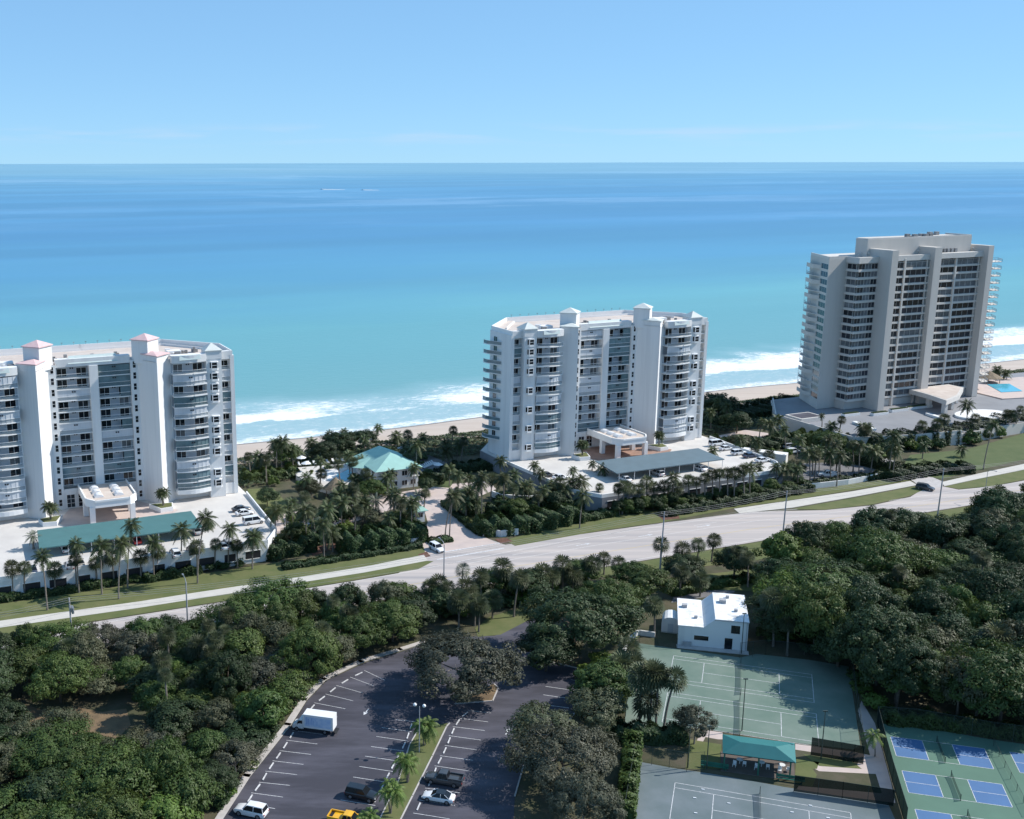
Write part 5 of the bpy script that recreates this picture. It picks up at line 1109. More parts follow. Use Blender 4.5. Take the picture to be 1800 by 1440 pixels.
def lines(o, kind, parent):
    w = .09; L, W, S = 11.885, 5.485, 6.4; w1 = 4.115
    segs = [(-L, -W, L, -W), (-L, W, L, W), (-L, -W, -L, W), (L, -W, L, W), (-L, -w1, L, -w1), (-L, w1, L, w1), (-S, -w1, -S, w1), (S, -w1, S, w1), (-S, 0, S, 0)]
    if kind == 'p':
        a, b_ = 6.705, 3.05; k = 2.13; segs = [(-a, -b_, a, -b_), (-a, b_, a, b_), (-a, -b_, -a, b_), (a, -b_, a, b_), (-k, -b_, -k, b_), (k, -b_, k, b_), (-a, 0, -k, 0), (k, 0, a, 0)]; w = .08
        for s_ in (-1, 1): sheetp(MB(), o, min(s_*k, s_*a), max(s_*k, s_*a), -b_, b_, .036).build('service_box', M['court_blue'], parent)
    for x0, y0, x1, y1 in segs:
        sheetp(MB(), o, min(x0, x1)-w/2, max(x0, x1)+w/2, min(y0, y1)-w/2, max(y0, y1)+w/2, .042).build('court_line', M['paint'], parent)
def net(o, half, h, label):
    r = empty('net', (o[0], o[1], .03), A_T); tag(r, label, 'net')
    b = MB(); n = 10
    for i in range(n):
        y0, y1 = -half+2*half*i/n, -half+2*half*(i+1)/n; s0 = h-.14*(1-(y0/half)**2); s1 = h-.14*(1-(y1/half)**2)
        b.add([(0, y0, .05), (0, y1, .05), (0, y1, s1), (0, y0, s0)], [(0, 1, 2, 3)])
    b.build('mesh', M['net_mesh'], r)
    b = MB()
    for i in range(n):
        y0, y1 = -half+2*half*i/n, -half+2*half*(i+1)/n; s0 = h-.14*(1-(y0/half)**2); s1 = h-.14*(1-(y1/half)**2)
        b.add([(.012, y0, s0-.06), (.012, y1, s1-.06), (.012, y1, s1), (.012, y0, s0)], [(0, 1, 2, 3)])
    b.build('tape', M['fence_metal'], r)
    for s_ in (-1, 1): MB().tube([(0, s_*half, 0), (0, s_*half, h+.12)], .05, 6).build('post', M['fence_metal'], r)
tc0 = bpy.data.objects['tennis_court']; tc1 = bpy.data.objects['tennis_court.001']; pk0 = bpy.data.objects['pickleball_court']
T1 = (62.76, 177.81); corner = G(1434.7, 1255.2)[:2]; T2 = tuple(corner-np.array([ct*11.885-st_*5.485, st_*11.885+ct*5.485]))
c3 = G(1186.7, 1376.2)[:2]; T3 = tuple(c3-np.array([-ct*11.885-st_*5.485, -st_*11.885+ct*5.485]))
A_T = -.31
for o_, par, lb in ((T1, tc0, 'far net of the upper tennis courts, beside the white house'), (T2, tc0, 'near net of the upper tennis courts, behind the pavilion'), (T3, tc1, 'net of the lower tennis court at the bottom edge')):
    lines(o_, 't', par); net(o_, 6.4, 1.07, lb)
A_T = -.285; ct, st_ = math.cos(A_T), math.sin(A_T)
P1, P2 = np.array([85.57, 152.86]), np.array([82.79, 142.9]); P3 = P2+(P2-P1); P4 = P1+np.array([ct*16.9, st_*16.9]); P5 = P2+np.array([ct*16.9, st_*16.9])
for o_, lb in ((P1, 'net of the farthest left pickleball court'), (P2, 'net of the second left pickleball court'), (P3, 'net of the nearest left pickleball court'), (P4, 'net of the farthest right pickleball court'), (P5, 'net of the second right pickleball court')):
    lines(tuple(o_), 'p', pk0); net(tuple(o_), 3.3, .92, lb)
for i, (x, y) in enumerate(zoomed([(700, 668), (635, 735), (905, 778), (643, 855), (1550, 795), (1405, 848), (1690, 893)], 4.5, 1080, 1240)):
    q = G(x, y)[:2]; o = MB(); o.box(-.22, .22, -.08, .08, .045, .12); tag(o.build('court_marker', M['plastic_white'], None, (q[0], q[1], 0), (0, 0, A_T)), '%s small white marker lying on the lower tennis court, from the left' % ORD[sorted([668-0*i for i in range(1)]).index(668)+[1, 0, 3, 2, 5, 4, 6][i]], 'marker', 'markers on the lower court')

def fence(pts, h, label, screen=0, px=True, step=3.0, z=.03, rail=True):
    P = [G(*p)[:2] if px else np.array(p) for p in pts]; r = empty('chain_link_fence', (P[0][0], P[0][1], z)); tag(r, label, 'fence'); P = [p-P[0] for p in P]
    for a, c in zip(P, P[1:]):
        L = np.linalg.norm(c-a); n = max(1, round(L/step)); d = (c-a)/L
        for i in range(n+1): q = a+d*L*i/n; MB().tube([(*q, 0), (*q, h+.05)], .035, 5).build('post', M['fence_metal'], r)
        b = MB(); b.tube([(*a, h), (*c, h)], .025, 5); b.build('rail', M['fence_metal'], r)
        b = MB(); b.add([(*a, .05), (*c, .05), (*c, h), (*a, h)], [(0, 1, 2, 3)]); b.build('mesh', M['wind_screen' if screen else 'chain_link'], r)
    return r
fence([(1124, 1131), (1190, 1140)], 3, 'chain link fence left of the white house')
fence([(1300, 1157), (1345, 1152), (1420, 1160), (1494, 1172)], 3, 'chain link fence between the upper tennis courts and the wood')
fence([(1494, 1172), (1515, 1318)], 3, 'chain link fence at the right end of the upper tennis courts')
fence([(1098, 1276), (1106, 1200), (1124, 1131)], 3, 'chain link fence at the left end of the upper tennis courts')
fence([(1425, 1328), (1500, 1341), (1517, 1344)], 3, 'dark screened fence behind the pavilion path', 1)
fence([(1115, 1340), (1207, 1356), (1237, 1354)], 3, 'chain link fence corner left of the green bench')
fence([(1115, 1340), (1096, 1450)], 3, 'chain link fence along the tall hedge')
fence([(1395, 1392), (1480, 1404), (1570, 1418)], 2.6, 'dark screened fence along the lower tennis court', 1)
fence([(1541, 1272), (1553, 1320), (1568, 1375), (1592, 1455)], 3, 'green screened fence along the left side of the pickleball courts', 1)
fence([(1543, 1272), (1610, 1277), (1740, 1300), (1900, 1322)], 3, 'chain link fence behind the pickleball courts')
fence([(1746, 1312), (1810, 1435)], 1.1, 'low green divider fence between the pickleball courts')
for i, (x, y) in enumerate([(1256, 1352), (1389, 1375)]):
    p = G(x, y)[:2]; r = empty('bench', (p[0], p[1], .03), A_T); tag(r, 'green bench %s the pavilion front' % ('left of' if i == 0 else 'right of'), 'bench')
    MB().box(-2.0, 2.0, -.22, .22, .42, .48).build('seat', M['bench_green'], r); MB().box(-2.0, 2.0, .2, .26, .52, .95).build('backrest', M['bench_green'], r)
    for s_ in (-1.6, 1.6): MB().box(s_-.05, s_+.05, -.2, .25, 0, .42).build('leg', M['bench_green'], r)
p = G(1688, 1283)[:2]; r = empty('bench', (p[0], p[1], .03), A_T); tag(r, 'grey bench in the shade behind the pickleball courts', 'bench'); MB().box(-2.6, 2.6, -.25, .25, .42, .5).build('seat', M['pole_concrete'], r); [MB().box(s_-.06, s_+.06, -.2, .2, 0, .42).build('leg', M['pole_concrete'], r) for s_ in (-2, 0, 2)]
# pavilion
E_ = [G(1270, 1291, 3), G(1396.7, 1306.7, 3), G(1399.3, 1341, 3), G(1270.4, 1324, 3)]; R1, R2 = G(1302, 1305, 4.3), G(1363.3, 1313, 4.3)
c0 = sum(E_)/4; r = empty('pavilion', (c0[0], c0[1], .03)); tag(r, 'open sided pavilion with teal hipped metal roof between the tennis courts', 'pavilion')
q = [tuple(np.array(e_)-np.array([c0[0], c0[1], 0])) for e_ in E_]; k1, k2 = tuple(R1-np.array([c0[0], c0[1], 0])), tuple(R2-np.array([c0[0], c0[1], 0]))
MB().add(q+[k1, k2], [(0, 4, 5, 1), (1, 5, 2), (2, 5, 4, 3), (3, 4, 0)]).add([(a, b_, c-.12) for a, b_, c in q], [(0, 1, 2, 3)]).build('roof', M['pav_teal'], r)
for i in range(4):
    a, b_ = np.array(q[i]), np.array(q[(i+1) % 4])
    for t in ((.04, .5) if i % 2 == 0 else (.04,)):
        s_ = (a+(b_-a)*t)*.94; MB().box(s_[0]-.09, s_[0]+.09, s_[1]-.09, s_[1]+.09, 0, 2.95).build('post', M['bench_green'], r)
MB().prism([(a*1.02, b_*1.02) for a, b_, c in q], 0, .06).build('floor', M['paver_shaded'], r)
def chair(P, rz, label, group=None):
    r = empty('plastic_chair', P, rz); tag(r, label, 'chair', group)
    MB().box(-.25, .25, -.25, .25, .40, .45).build('seat', M['plastic_white'], r); MB().box(-.25, .25, .21, .27, .45, .92).build('backrest', M['plastic_white'], r)
    for x in (-.21, .21):
        for y in (-.21, .21): MB().box(x-.03, x+.03, y-.03, y+.03, 0, .4).build('leg', M['plastic_white'], r)
for i, t in enumerate((.16, .3, .46, .62, .78, .9)):
    P = G(1270+129*t, 1350+17*t, .1); P = P+np.array([.35, 1.15, 0])*(1.2 if i % 2 else .7); chair((P[0], P[1], .1), A_T+rng.uniform(-.6, .6)+math.pi*(i % 2), '%s white plastic chair from the left under the pavilion' % ORD[i], 'chairs under the pavilion')
for i, t in enumerate((.26, .56, .84)):
    P = G(1270+129*t, 1350+17*t, .1)+np.array([.3, 1.9, 0]); r = empty('round_table', (P[0], P[1], .1)); tag(r, '%s white table from the left under the pavilion' % ORD[i], 'table'); MB().tube([(0, 0, .7), (0, 0, .75)], .5, 12).build('tabletop', M['plastic_white'], r); MB().tube([(0, 0, 0), (0, 0, .7)], .06, 6).build('leg', M['plastic_white'], r)
# ------------------------------------------------------------------ white house by the court
hfl, hfr = np.array([55.25, 191.6]), np.array([67.3, 188.6]); hu = (hfr-hfl); HW = np.linalg.norm(hu); hu /= HW; hv = np.array([-hu[1], hu[0]]); HD = 13.2
r = empty('white_house', (hfl[0], hfl[1], 0), math.atan2(hu[1], hu[0])); tag(r, 'white two level house with flat white roofs at the head of the tennis court', 'house')
prof = [(0, 0), (HW, 0), (HW, 5.7), (6.55, 5.75), (4.5, 3.95), (0, 3.9)]
b = MB(); n = len(prof); b.add([(x, 0, z) for x, z in prof]+[(x, HD, z) for x, z in prof], [tuple(range(n)), tuple(range(2*n-1, n-1, -1))]+[(i, n+i, n+(i+1) % n, (i+1) % n) for i in range(n)]); b.build('wall', M['stucco'], r)
mat('roof_white', (.80, .80, .80), .7, .1, .5, col2=(.42, .41, .39), fac=(.50, .72)); b = MB(); b.box(-.12, 4.45, -.12, HD+.1, 3.93, 4.02); b.build('low_roof', M['roof_white'], r); b = MB(); b.box(6.5, HW+.12, -.12, HD+.1, 5.76, 5.86); b.build('high_roof', M['roof_white'], r)
def hwin(x, z, w, h, nm='window', sill=True):
    f = MB().box(x-w/2, x+w/2, -.03, .02, z, z+h).build(nm, M['window_glass'], r)
    b = MB()
    for a in ((x-w/2-.06, x+w/2+.06, z-.06, z), (x-w/2-.06, x+w/2+.06, z+h, z+h+.06), (x-w/2-.06, x-w/2, z, z+h), (x+w/2, x+w/2+.06, z, z+h)): b.box(a[0], a[1], -.05, .02, a[2], a[3])
    b.build('frame', M['trim_black' if nm == 'door' else 'stucco_trim'], f)
hwin(4.2, 1.35, 2.6, .9); hwin(10.2, 3.3, 1.6, 1.6); hwin(9.1, .05, 1.25, 2.15, 'door')
MB().box(1.0, 2.5, -.5, -.02, .1, .9).build('air_conditioner', M['pole_concrete'], r)
MB().box(-.2, HW+.3, -1.6, -.01, -.05, .12).build('step', M['kerb'], r)
for x_, y_, z_, w_ in ((1.2, 9, 4.02, .5), (3.2, 4, 4.02, .3), (8.2, 8.5, 5.86, .6), (10.4, 4.5, 5.86, .3), (9.2, 11, 5.86, .3)): MB().box(x_-w_, x_+w_, y_-w_, y_+w_, z_, z_+.35+w_*.5).build('roof_vent', M['pole_concrete'], r)
MB().tube([(HW-.25, -.07, .1), (HW-.25, -.07, 5.7)], .06, 6).build('downpipe', M['pole_concrete'], r); MB().box(6.4, HW+.12, -.2, -.12, 5.66, 5.78).build('gutter', M['pole_concrete'], r)
p = G(1178, 1113)[:2]; r = empty('shed', (p[0], p[1], 0), A_T); tag(r, 'small white arched shed left of the white house', 'shed')
b = MB(); pr_ = [(-1.7, 0), (1.7, 0), (1.7, 2.0)]+[(1.7*math.cos(a), 2.0+1.2*math.sin(a)) for a in [math.pi*i/8 for i in range(1, 8)]]+[(-1.7, 2.0)]; n = len(pr_)
b.add([(x, 0, z) for x, z in pr_]+[(x, 4, z) for x, z in pr_], [tuple(range(n)), tuple(range(2*n-1, n-1, -1))]+[(i, n+i, n+(i+1) % n, (i+1) % n) for i in range(n)]); b.build('wall', M['stucco'], r); MB().box(-.5, .5, -.04, 0, 0, 1.9).build('door', M['shutter'], r)
o = solid_strip(MB(), [G(1095, 1150)[:2], G(1108, 1125)[:2], G(1122, 1116)[:2], G(1150, 1120)[:2]], .35, 0, 1.0).build('garden_wall', M['stucco']); tag(o, 'low curved white wall at the left of the upper tennis court', 'wall')

# ------------------------------------------------------------------ vehicles
def loft(mb, st):
    """st: list of (x, [(y,z)...]) closed sections"""
    n = len(st[0][1]); b0 = len(mb.v)
    for x, sec in st: mb.v += [(x, y, z) for y, z in sec]
    for i in range(len(st)-1):
        for k in range(n): mb.f.append((b0+i*n+k, b0+i*n+(k+1) % n, b0+(i+1)*n+(k+1) % n, b0+(i+1)*n+k)); mb.mi.append(mb.cur)
    mb.f.append(tuple(b0+k for k in range(n-1, -1, -1))); mb.f.append(tuple(b0+(len(st)-1)*n+k for k in range(n))); mb.mi += [mb.cur, mb.cur]
def sec(w, z0, z1, ch=.12): return [(-w+ch*.6, z0), (w-ch*.6, z0), (w, z0+ch), (w, z1-ch*1.4), (w-ch, z1), (-w+ch, z1), (-w, z1-ch*1.4), (-w, z0+ch)]
def wheel(r, x, y, rad=.34):
    w = empty_part('wheel', r, (x, y, rad)); b = MB(); b.tube([(0, -.11, 0), (0, .11, 0)], rad, 14); t = b.build('wheel', M['tyre'], r, (x, y, rad)); bpy.data.objects.remove(w)
    b = MB(); s_ = 1 if y > 0 else -1; b.tube([(0, s_*.09, 0), (0, s_*.125, 0)], rad*.62, 10); b.build('rim', M['rim'], t)
def empty_part(n_, p, l): return obj(n_, None, p, l)
CARS = dict(  # length, half width, waist, roof, hood start/end of cabin
 sedan=dict(L=4.7, w=.9, hz=.78, wz=.92, rz=1.44, c0=-1.75, c1=1.05, r0=-1.0, r1=.25, tz=.95),
 suv=dict(L=4.75, w=.95, hz=.98, wz=1.08, rz=1.75, c0=-2.25, c1=1.0, r0=-2.05, r1=.35, tz=1.08),
 van=dict(L=5.3, w=.99, hz=1.05, wz=1.12, rz=1.95, c0=-2.6, c1=1.65, r0=-2.5, r1=.85, tz=1.12),
 pickup=dict(L=5.7, w=.98, hz=1.08, wz=1.14, rz=1.86, c0=-.75, c1=1.15, r0=-.5, r1=.6, tz=1.1))
def car(kind, colour, P, heading, label, roof=None, z=0):
    c = CARS[kind]; r = empty('pickup_truck' if kind == 'pickup' else 'parked_car', (P[0], P[1], z), heading); tag(r, label, 'pickup' if kind == 'pickup' else ('van' if kind == 'van' else 'car'))
    L, w = c['L'], c['w']; b = MB()
    loft(b, [(-L/2, sec(w*.86, .42, c['tz']-.18)), (-L/2+.18, sec(w*.97, .30, c['tz'])), (-L*.3, sec(w, .24, c['wz'])), (c['c1']-.05, sec(w, .24, c['wz'])), (L*.32, sec(w*.98, .24, c['hz'])), (L/2-.28, sec(w*.93, .28, c['hz']-.10)), (L/2, sec(w*.80, .40, c['hz']-.26))])
    bo = b.build('body', M['car_'+colour], r, smooth=True); bv = bo.modifiers.new('bevel', 'BEVEL'); bv.width = .07; bv.segments = 2; bv.limit_method = 'ANGLE'; bv.angle_limit = RAD(25)
    b = MB(); g = lambda x, hw, z_: (x, hw, z_)
    wz, rz = c['wz']-.02, c['rz']-.05; hw0, hw1 = w*.94, w*.74
    V = [(c['c0'], -hw0, wz), (c['c0'], hw0, wz), (c['c1'], hw0, wz), (c['c1'], -hw0, wz), (c['r0'], -hw1, rz), (c['r0'], hw1, rz), (c['r1'], hw1, rz), (c['r1'], -hw1, rz)]
    b.add(V, [(0, 1, 5, 4), (1, 2, 6, 5), (2, 3, 7, 6), (3, 0, 4, 7)]); b.build('windows', M['car_glass'], r)
    b = MB(); x0, x1 = c['r0']-.05, c['r1']+.05; loft(b, [(x0, [(-hw1*.96, rz-.02), (hw1*.96, rz-.02), (hw1*.9, rz+.05), (-hw1*.9, rz+.05)]), ((x0+x1)/2, [(-hw1*1.02, rz-.02), (hw1*1.02, rz-.02), (hw1*.92, rz+.09), (-hw1*.92, rz+.09)]), (x1, [(-hw1*.96, rz-.02), (hw1*.96, rz-.02), (hw1*.9, rz+.04), (-hw1*.9, rz+.04)])])
    b.build('roof', M['car_'+(roof or colour)], r)
    for s_ in (-1, 1):                                                # pillars
        b = MB()
        for xa, xb in ((c['c1'], c['r1']), (c['c0'], c['r0'])): b.tube([(xa, s_*hw0, wz), (xb, s_*hw1, rz)], .05, 4)
        xm = (c['c0']+c['c1'])/2-.1; b.tube([(xm, s_*(hw0+.005), wz), (xm, s_*(hw1+.005), rz)], .045, 4); b.build('pillars', M['car_'+colour], r)
        MB().box(c['c1']-.25, c['c1']-.08, min(s_*w, s_*(w+.17)), max(s_*w, s_*(w+.17)), wz+.02, wz+.15).build('mirror', M['car_'+colour], r)
        MB().box(L/2-.16, L/2-.03, min(s_*w*.45, s_*w*.82), max(s_*w*.45, s_*w*.82), c['hz']-.38, c['hz']-.24).build('headlight', M['lamp_clear'], r)
        MB().box(-L/2-.01, -L/2+.12, min(s_*w*.6, s_*w*.88), max(s_*w*.6, s_*w*.88), c['tz']-.42, c['tz']-.2).build('tail_light', M['lamp_red'], r)
    MB().box(L/2-.07, L/2+.01, -w*.5, w*.5, .42, .58).build('grille', M['trim_black'], r)
    if kind == 'pickup':
        MB().box(-L/2+.15, -.85, -w*.82, w*.82, c['tz']-.05, c['tz']+.02).build('bed_floor', M['trim_black'], r)
        for s_ in (-1, 1): MB().box(-L/2+.05, -.8, min(s_*w*.84, s_*w*.98), max(s_*w*.84, s_*w*.98), c['tz']-.1, c['tz']+.28).build('bed_side', M['car_'+colour], r)
        MB().box(-L/2, -L/2+.1, -w*.9, w*.9, c['tz']-.1, c['tz']+.28).build('tailgate', M['car_'+colour], r)
    for x in (-L*.3, L*.31):
        for s_ in (-1, 1): wheel(r, x, s_*(w-.08), .34 if kind == 'sedan' else .39)
    return r
LEFT = math.pi-.30
def at5(x, y): return G(400+x/3.6, 1140+y/3.6)
car('suv', 'white', at5(150, 1050), LEFT-.05, 'white estate car parked by the left kerb at the bottom of the lot')
car('suv', 'black', at5(850, 945), -.36, 'black sport utility car parked against the grass island')
car('pickup', 'yellow', at5(765, 1118), -.33, 'yellow pickup truck cut by the bottom edge of the photo')
car('pickup', 'slate', at5(1370, 850), LEFT, 'dark grey pickup truck right of the grass island')
car('sedan', 'white', at5(1335, 960), LEFT, 'white saloon with black roof beside the dark pickup', 'black')
car('suv', 'white', G(768, 968), -1.05, 'white car leaving the entrance drive')
car('suv', 'slate', G(1626, 861), -.75, 'dark car turning out of the side street')
def loc3(x, y, z=4.25): return G(x, y, z)
H1 = RAD(23.2)
for k, c_, (x, y), hd, lb in [('sedan', 'slate', (424, 898), H1+.0, 'dark car parked by the deck wall of the left condominium'), ('sedan', 'white', (430, 905), H1, 'white car between dark car and van on the left deck'), ('van', 'white', (446, 920), H1+.05, 'white van parked by the deck wall of the left condominium'),
   ('suv', 'white', (308, 977), H1+math.pi/2, 'white car at the front parapet of the left deck'), ('suv', 'slate', (338, 972), H1+math.pi/2, 'dark car at the front parapet of the left deck'), ('sedan', 'navy', (57, 1005), H1+math.pi/2, 'dark blue car at the left front parapet of the left deck'), ('sedan', 'beige', (140, 993), H1+math.pi/2, 'beige car at the front parapet of the left deck'), ('sedan', 'silver', (122, 998), H1+math.pi/2, 'silver car beside the beige car on the left deck'), ('sedan', 'navy', (187, 988), H1+math.pi/2, 'blue car at the front parapet of the left deck'),
   ('suv', 'silver', (400, 960), H1+math.pi/2, 'silver car at the right front parapet of the left deck'), ('sedan', 'white', (392, 964), H1+math.pi/2, 'white car beside the silver car on the left deck'), ('sedan', 'white', (115, 968), H1+math.pi/2, 'white car under the left end of the teal carport'), ('suv', 'black', (205, 957), H1+math.pi/2, 'black car under the middle of the teal carport'), ('sedan', 'red', (240, 953), H1+math.pi/2, 'red car under the teal carport'), ('sedan', 'silver', (345, 937), H1+math.pi/2, 'silver car under the right end of the teal carport')]:
    P = loc3(x, y); car(k, c_, P, hd, lb, None, 4.22)
for k, c_, (x, y), hd, lb in [('van', 'white', (1260, 783), H1, 'white van at the right wall of the middle deck'), ('sedan', 'white', (1276, 791), H1, 'white car next to the van on the middle deck'), ('suv', 'white', (1298, 799), H1, 'white car third from the van on the middle deck'), ('sedan', 'navy', (1318, 804), H1, 'dark blue car at the right wall of the middle deck'), ('sedan', 'white', (1340, 812), H1, 'white car at the right front corner of the middle deck'),
   ('sedan', 'slate', (962, 838), H1, 'dark car on the middle deck near the left palms'), ('sedan', 'white', (985, 842), H1, 'white car on the middle deck near the left palms'), ('sedan', 'white', (1098, 845), H1+math.pi/2, 'white car under the left end of the slate blue carport'), ('suv', 'silver', (1155, 835), H1+math.pi/2, 'silver car under the slate blue carport'), ('sedan', 'white', (1230, 826), H1+math.pi/2, 'white car under the right end of the slate blue carport')]:
    car(k, c_, G(x, y, 4.25), hd, lb, None, 4.22)
for i, (k, c_, (x, y)) in enumerate([('suv', 'silver', (1388, 788)), ('suv', 'white', (1394, 797)), ('sedan', 'navy', (1404, 792)), ('pickup', 'white', (1455, 838)), ('sedan', 'white', (1443, 801))]):
    car(k, c_, G(x, y), H1+(.0 if i != 3 else 2.6), ['silver car in the yard left of the service court', 'white car in front of the silver car in the yard', 'dark car in the yard right of the silver car', 'white truck in the grey service court', 'white car under the trees by the service court'][i], None, .03)
# box truck
P = at5(545, 520); r = empty('box_truck', (P[0], P[1], .03), LEFT+.04); tag(r, 'white box truck with blue printed side parked across the left bays', 'truck')
MB().box(-4.3, 1.7, -1.2, 1.2, 1.0, 3.6).build('cargo_box', M['plastic_white'], r)
mat('print_blue', (.20, .34, .62), .5, .1, .8, col2=(.50, .62, .80), stretch=(1.8, 1.8, .5)); mat('print_pale', (.46, .58, .78), .5, .1, 1.5, col2=(.62, .70, .84))
cb = [o for o in r.children if o.name.startswith('cargo_box')][0]
MB().add([(-3.9, 1.206, 1.35), (1.4, 1.206, 1.35), (1.4, 1.206, 3.2), (-3.9, 1.206, 3.2)], [(3, 2, 1, 0)]).build('printed_panel', M['print_pale'], cb)
for i, (a, h_) in enumerate([(1.1, 1.5), (.75, 1.15), (.4, .95), (.05, 1.3), (-.3, .9), (-.65, 1.05), (-1.0, .8)]): MB().box(a-.22, a, 1.204, 1.216, 1.7, 1.7+h_).build('printed_bar', M['print_blue'], cb)
b = MB(); loft(b, [(1.75, sec(1.0, .55, 2.45)), (2.6, sec(1.0, .55, 2.4)), (3.1, sec(.98, .55, 1.55)), (3.9, sec(.95, .5, 1.35)), (4.05, sec(.88, .55, 1.15))]); b.build('cab', M['plastic_white'], r)
MB().add([(2.66, -.9, 2.3), (2.66, .9, 2.3), (3.12, .9, 1.58), (3.12, -.9, 1.58)], [(3, 2, 1, 0)]).build('windscreen', M['car_glass'], r)
for s_ in (-1, 1): MB().add([(1.95, s_*1.006, 2.2), (2.6, s_*1.006, 2.2), (2.95, s_*1.006, 1.6), (1.95, s_*1.006, 1.6)], [(0, 1, 2, 3)]).build('side_window', M['car_glass'], r); MB().box(2.7, 2.8, min(s_*1.05, s_*1.35), max(s_*1.05, s_*1.35), 1.6, 2.05).build('mirror', M['trim_black'], r)
MB().box(-4.2, 3.4, -.5, .5, .55, .95).build('chassis', M['trim_black'], r)
for x in (-2.6, 3.1):
    for s_ in (-1, 1): wheel(r, x, s_*.92, .45)
MB().box(-4.9, -4.3, -.9, .9, .5, .62).build('ramp', M['trim_black'], r); r.scale = (.83, .86, .88)

# ------------------------------------------------------------------ lamps, poles, wires
P = G(737, 1322, .13); r = empty('lamp_post', tuple(P)); tag(r, 'tall lamp post with two white globes on the parking island', 'street lamp')
MB().tube([(0, 0, 0), (0, 0, 7.6)], [.09, .06], 8).build('pole', M['pole_concrete'], r); MB().tube([(-.7, .2, 7.55), (0, 0, 7.5), (.7, -.2, 7.55)], .03, 6).build('arm', M['fence_metal'], r)
for s_ in (-1, 1):
    b = MB(); n = 8; 
    for i in range(n): pass
    prof = [(.28*math.sin(math.pi*i/6), -.28*math.cos(math.pi*i/6)) for i in range(7)]
    vv = [(s_*.7+a*math.cos(t), -s_*.2+a*math.sin(t), 7.85+z_) for a, z_ in prof for t in [2*math.pi*k/10 for k in range(10)]]
    b.add(vv, [(i*10+k, i*10+(k+1) % 10, (i+1)*10+(k+1) % 10, (i+1)*10+k) for i in range(6) for k in range(10)]); b.build('globe', M['globe'], r, smooth=True)
POLES = []
def utility(px, py, H, label, tilt=0, cross=True, lamp=0, r0=.2):
    P = G(px, py); r = empty('utility_pole', tuple(P), TH); tag(r, label, 'pole')
    MB().tube([(0, 0, 0), (tilt, 0, H)], [r0, r0*.62], 9).build('pole', M['pole_concrete'], r)
    if cross:
        MB().box(tilt-.06, tilt+.06, -1.1, 1.1, H-.75, H-.6).build('crossarm', M['timber'], r)
        for y in (-1.0, 0, 1.0): MB().tube([(tilt, y, H-.6), (tilt, y, H-.38)], .06, 6).build('insulator', M['steel'], r)
    if lamp:
        MB().tube([(tilt, 0, H), (tilt, lamp*.6, H+.5), (tilt, lamp*2.0, H+.75)], .06, 6).build('arm', M['steel'], r); MB().box(tilt-.14, tilt+.14, min(lamp*1.9, lamp*2.6), max(lamp*1.9, lamp*2.6), H+.68, H+.82).build('lamp_head', M['steel'], r)
    return (P, H)
pa = utility(130, 1162, 12.3, 'utility pole with transformer cans at the left road side', -.1)
r = [o for o in bpy.data.objects if o.name == 'utility_pole'][0]
for y in (-.5, 0, .5): MB().tube([(.35, y, 9.4), (.35, y, 10.5)], .24, 10).build('transformer', M['steel'], r)
utility(331, 1118, 11.0, 'grey street light pole by the road, in front of the white podium', 0, False, 1)
utility(780, 1040, 10.5, 'grey street light pole opposite the entrance drive', 0, False, 1, .16)
pd = utility(1160, 1004, 13.8, 'grey utility pole behind the round headed palm near the road', .35)
pe = utility(1374, 960, 13.6, 'grey utility pole in the middle of the near verge', .35)
pf = utility(1648, 907, 12.6, 'grey utility pole at the side street junction', .4)
utility(1730, 880, 8.0, 'thin street light pole at the right road side', 0, False, -1, .1)
pz = (G(-260, 1245), 12.5); pg = (G(2150, 812), 12.6)
for k, (a, c) in enumerate(((pz, pa), (pa, pd), (pd, pe), (pe, pf), (pf, pg))):
    for j, (off, dz) in enumerate(((-1.0, -.36), (0., -.36), (1.0, -.36), (.2, -2.6))):
        A = np.array([a[0][0], a[0][1], a[1]+dz])+np.array([*cv, 0])*off; B_ = np.array([c[0][0], c[0][1], c[1]+dz])+np.array([*cv, 0])*off
        L = np.linalg.norm(B_-A); sag = L*.016; n = 16
        pts = [tuple(A+(B_-A)*i/n-np.array([0, 0, 4*sag*(i/n)*(1-i/n)])) for i in range(n+1)]
        o = MB().tube(pts, .022, 4, False).build('overhead_wire', M['cable']); tag(o, '%s overhead wire in the %s span of poles from the left' % (['seaward', 'middle', 'landward', 'lowest'][j], ORD[k]), 'wire', 'overhead wires along the road')
for i, (x, y, h_) in enumerate([(1443, 1335, 8), (1304, 1285, 9), (1303, 1150, 8), (1242, 1352, 7), (1209, 1350, 7), (1336, 1384, 1.6)][:5]):
    P = G(x, y); r = empty('court_light', tuple(P)); tag(r, ['slim dark pole at the right end of the pavilion path', 'slim dark pole between the upper tennis courts', 'slim dark pole at the corner of the white house', 'slim dark pole left of the pavilion', 'slim dark pole at the fence corner left of the pavilion'][i], 'pole')
    MB().tube([(0, 0, 0), (0, 0, h_)], [.09, .06], 6).build('pole', M['fence_metal'], r); MB().box(-.35, .35, -.1, .1, h_-.05, h_+.1).build('lamp_head', M['fence_metal'], r)

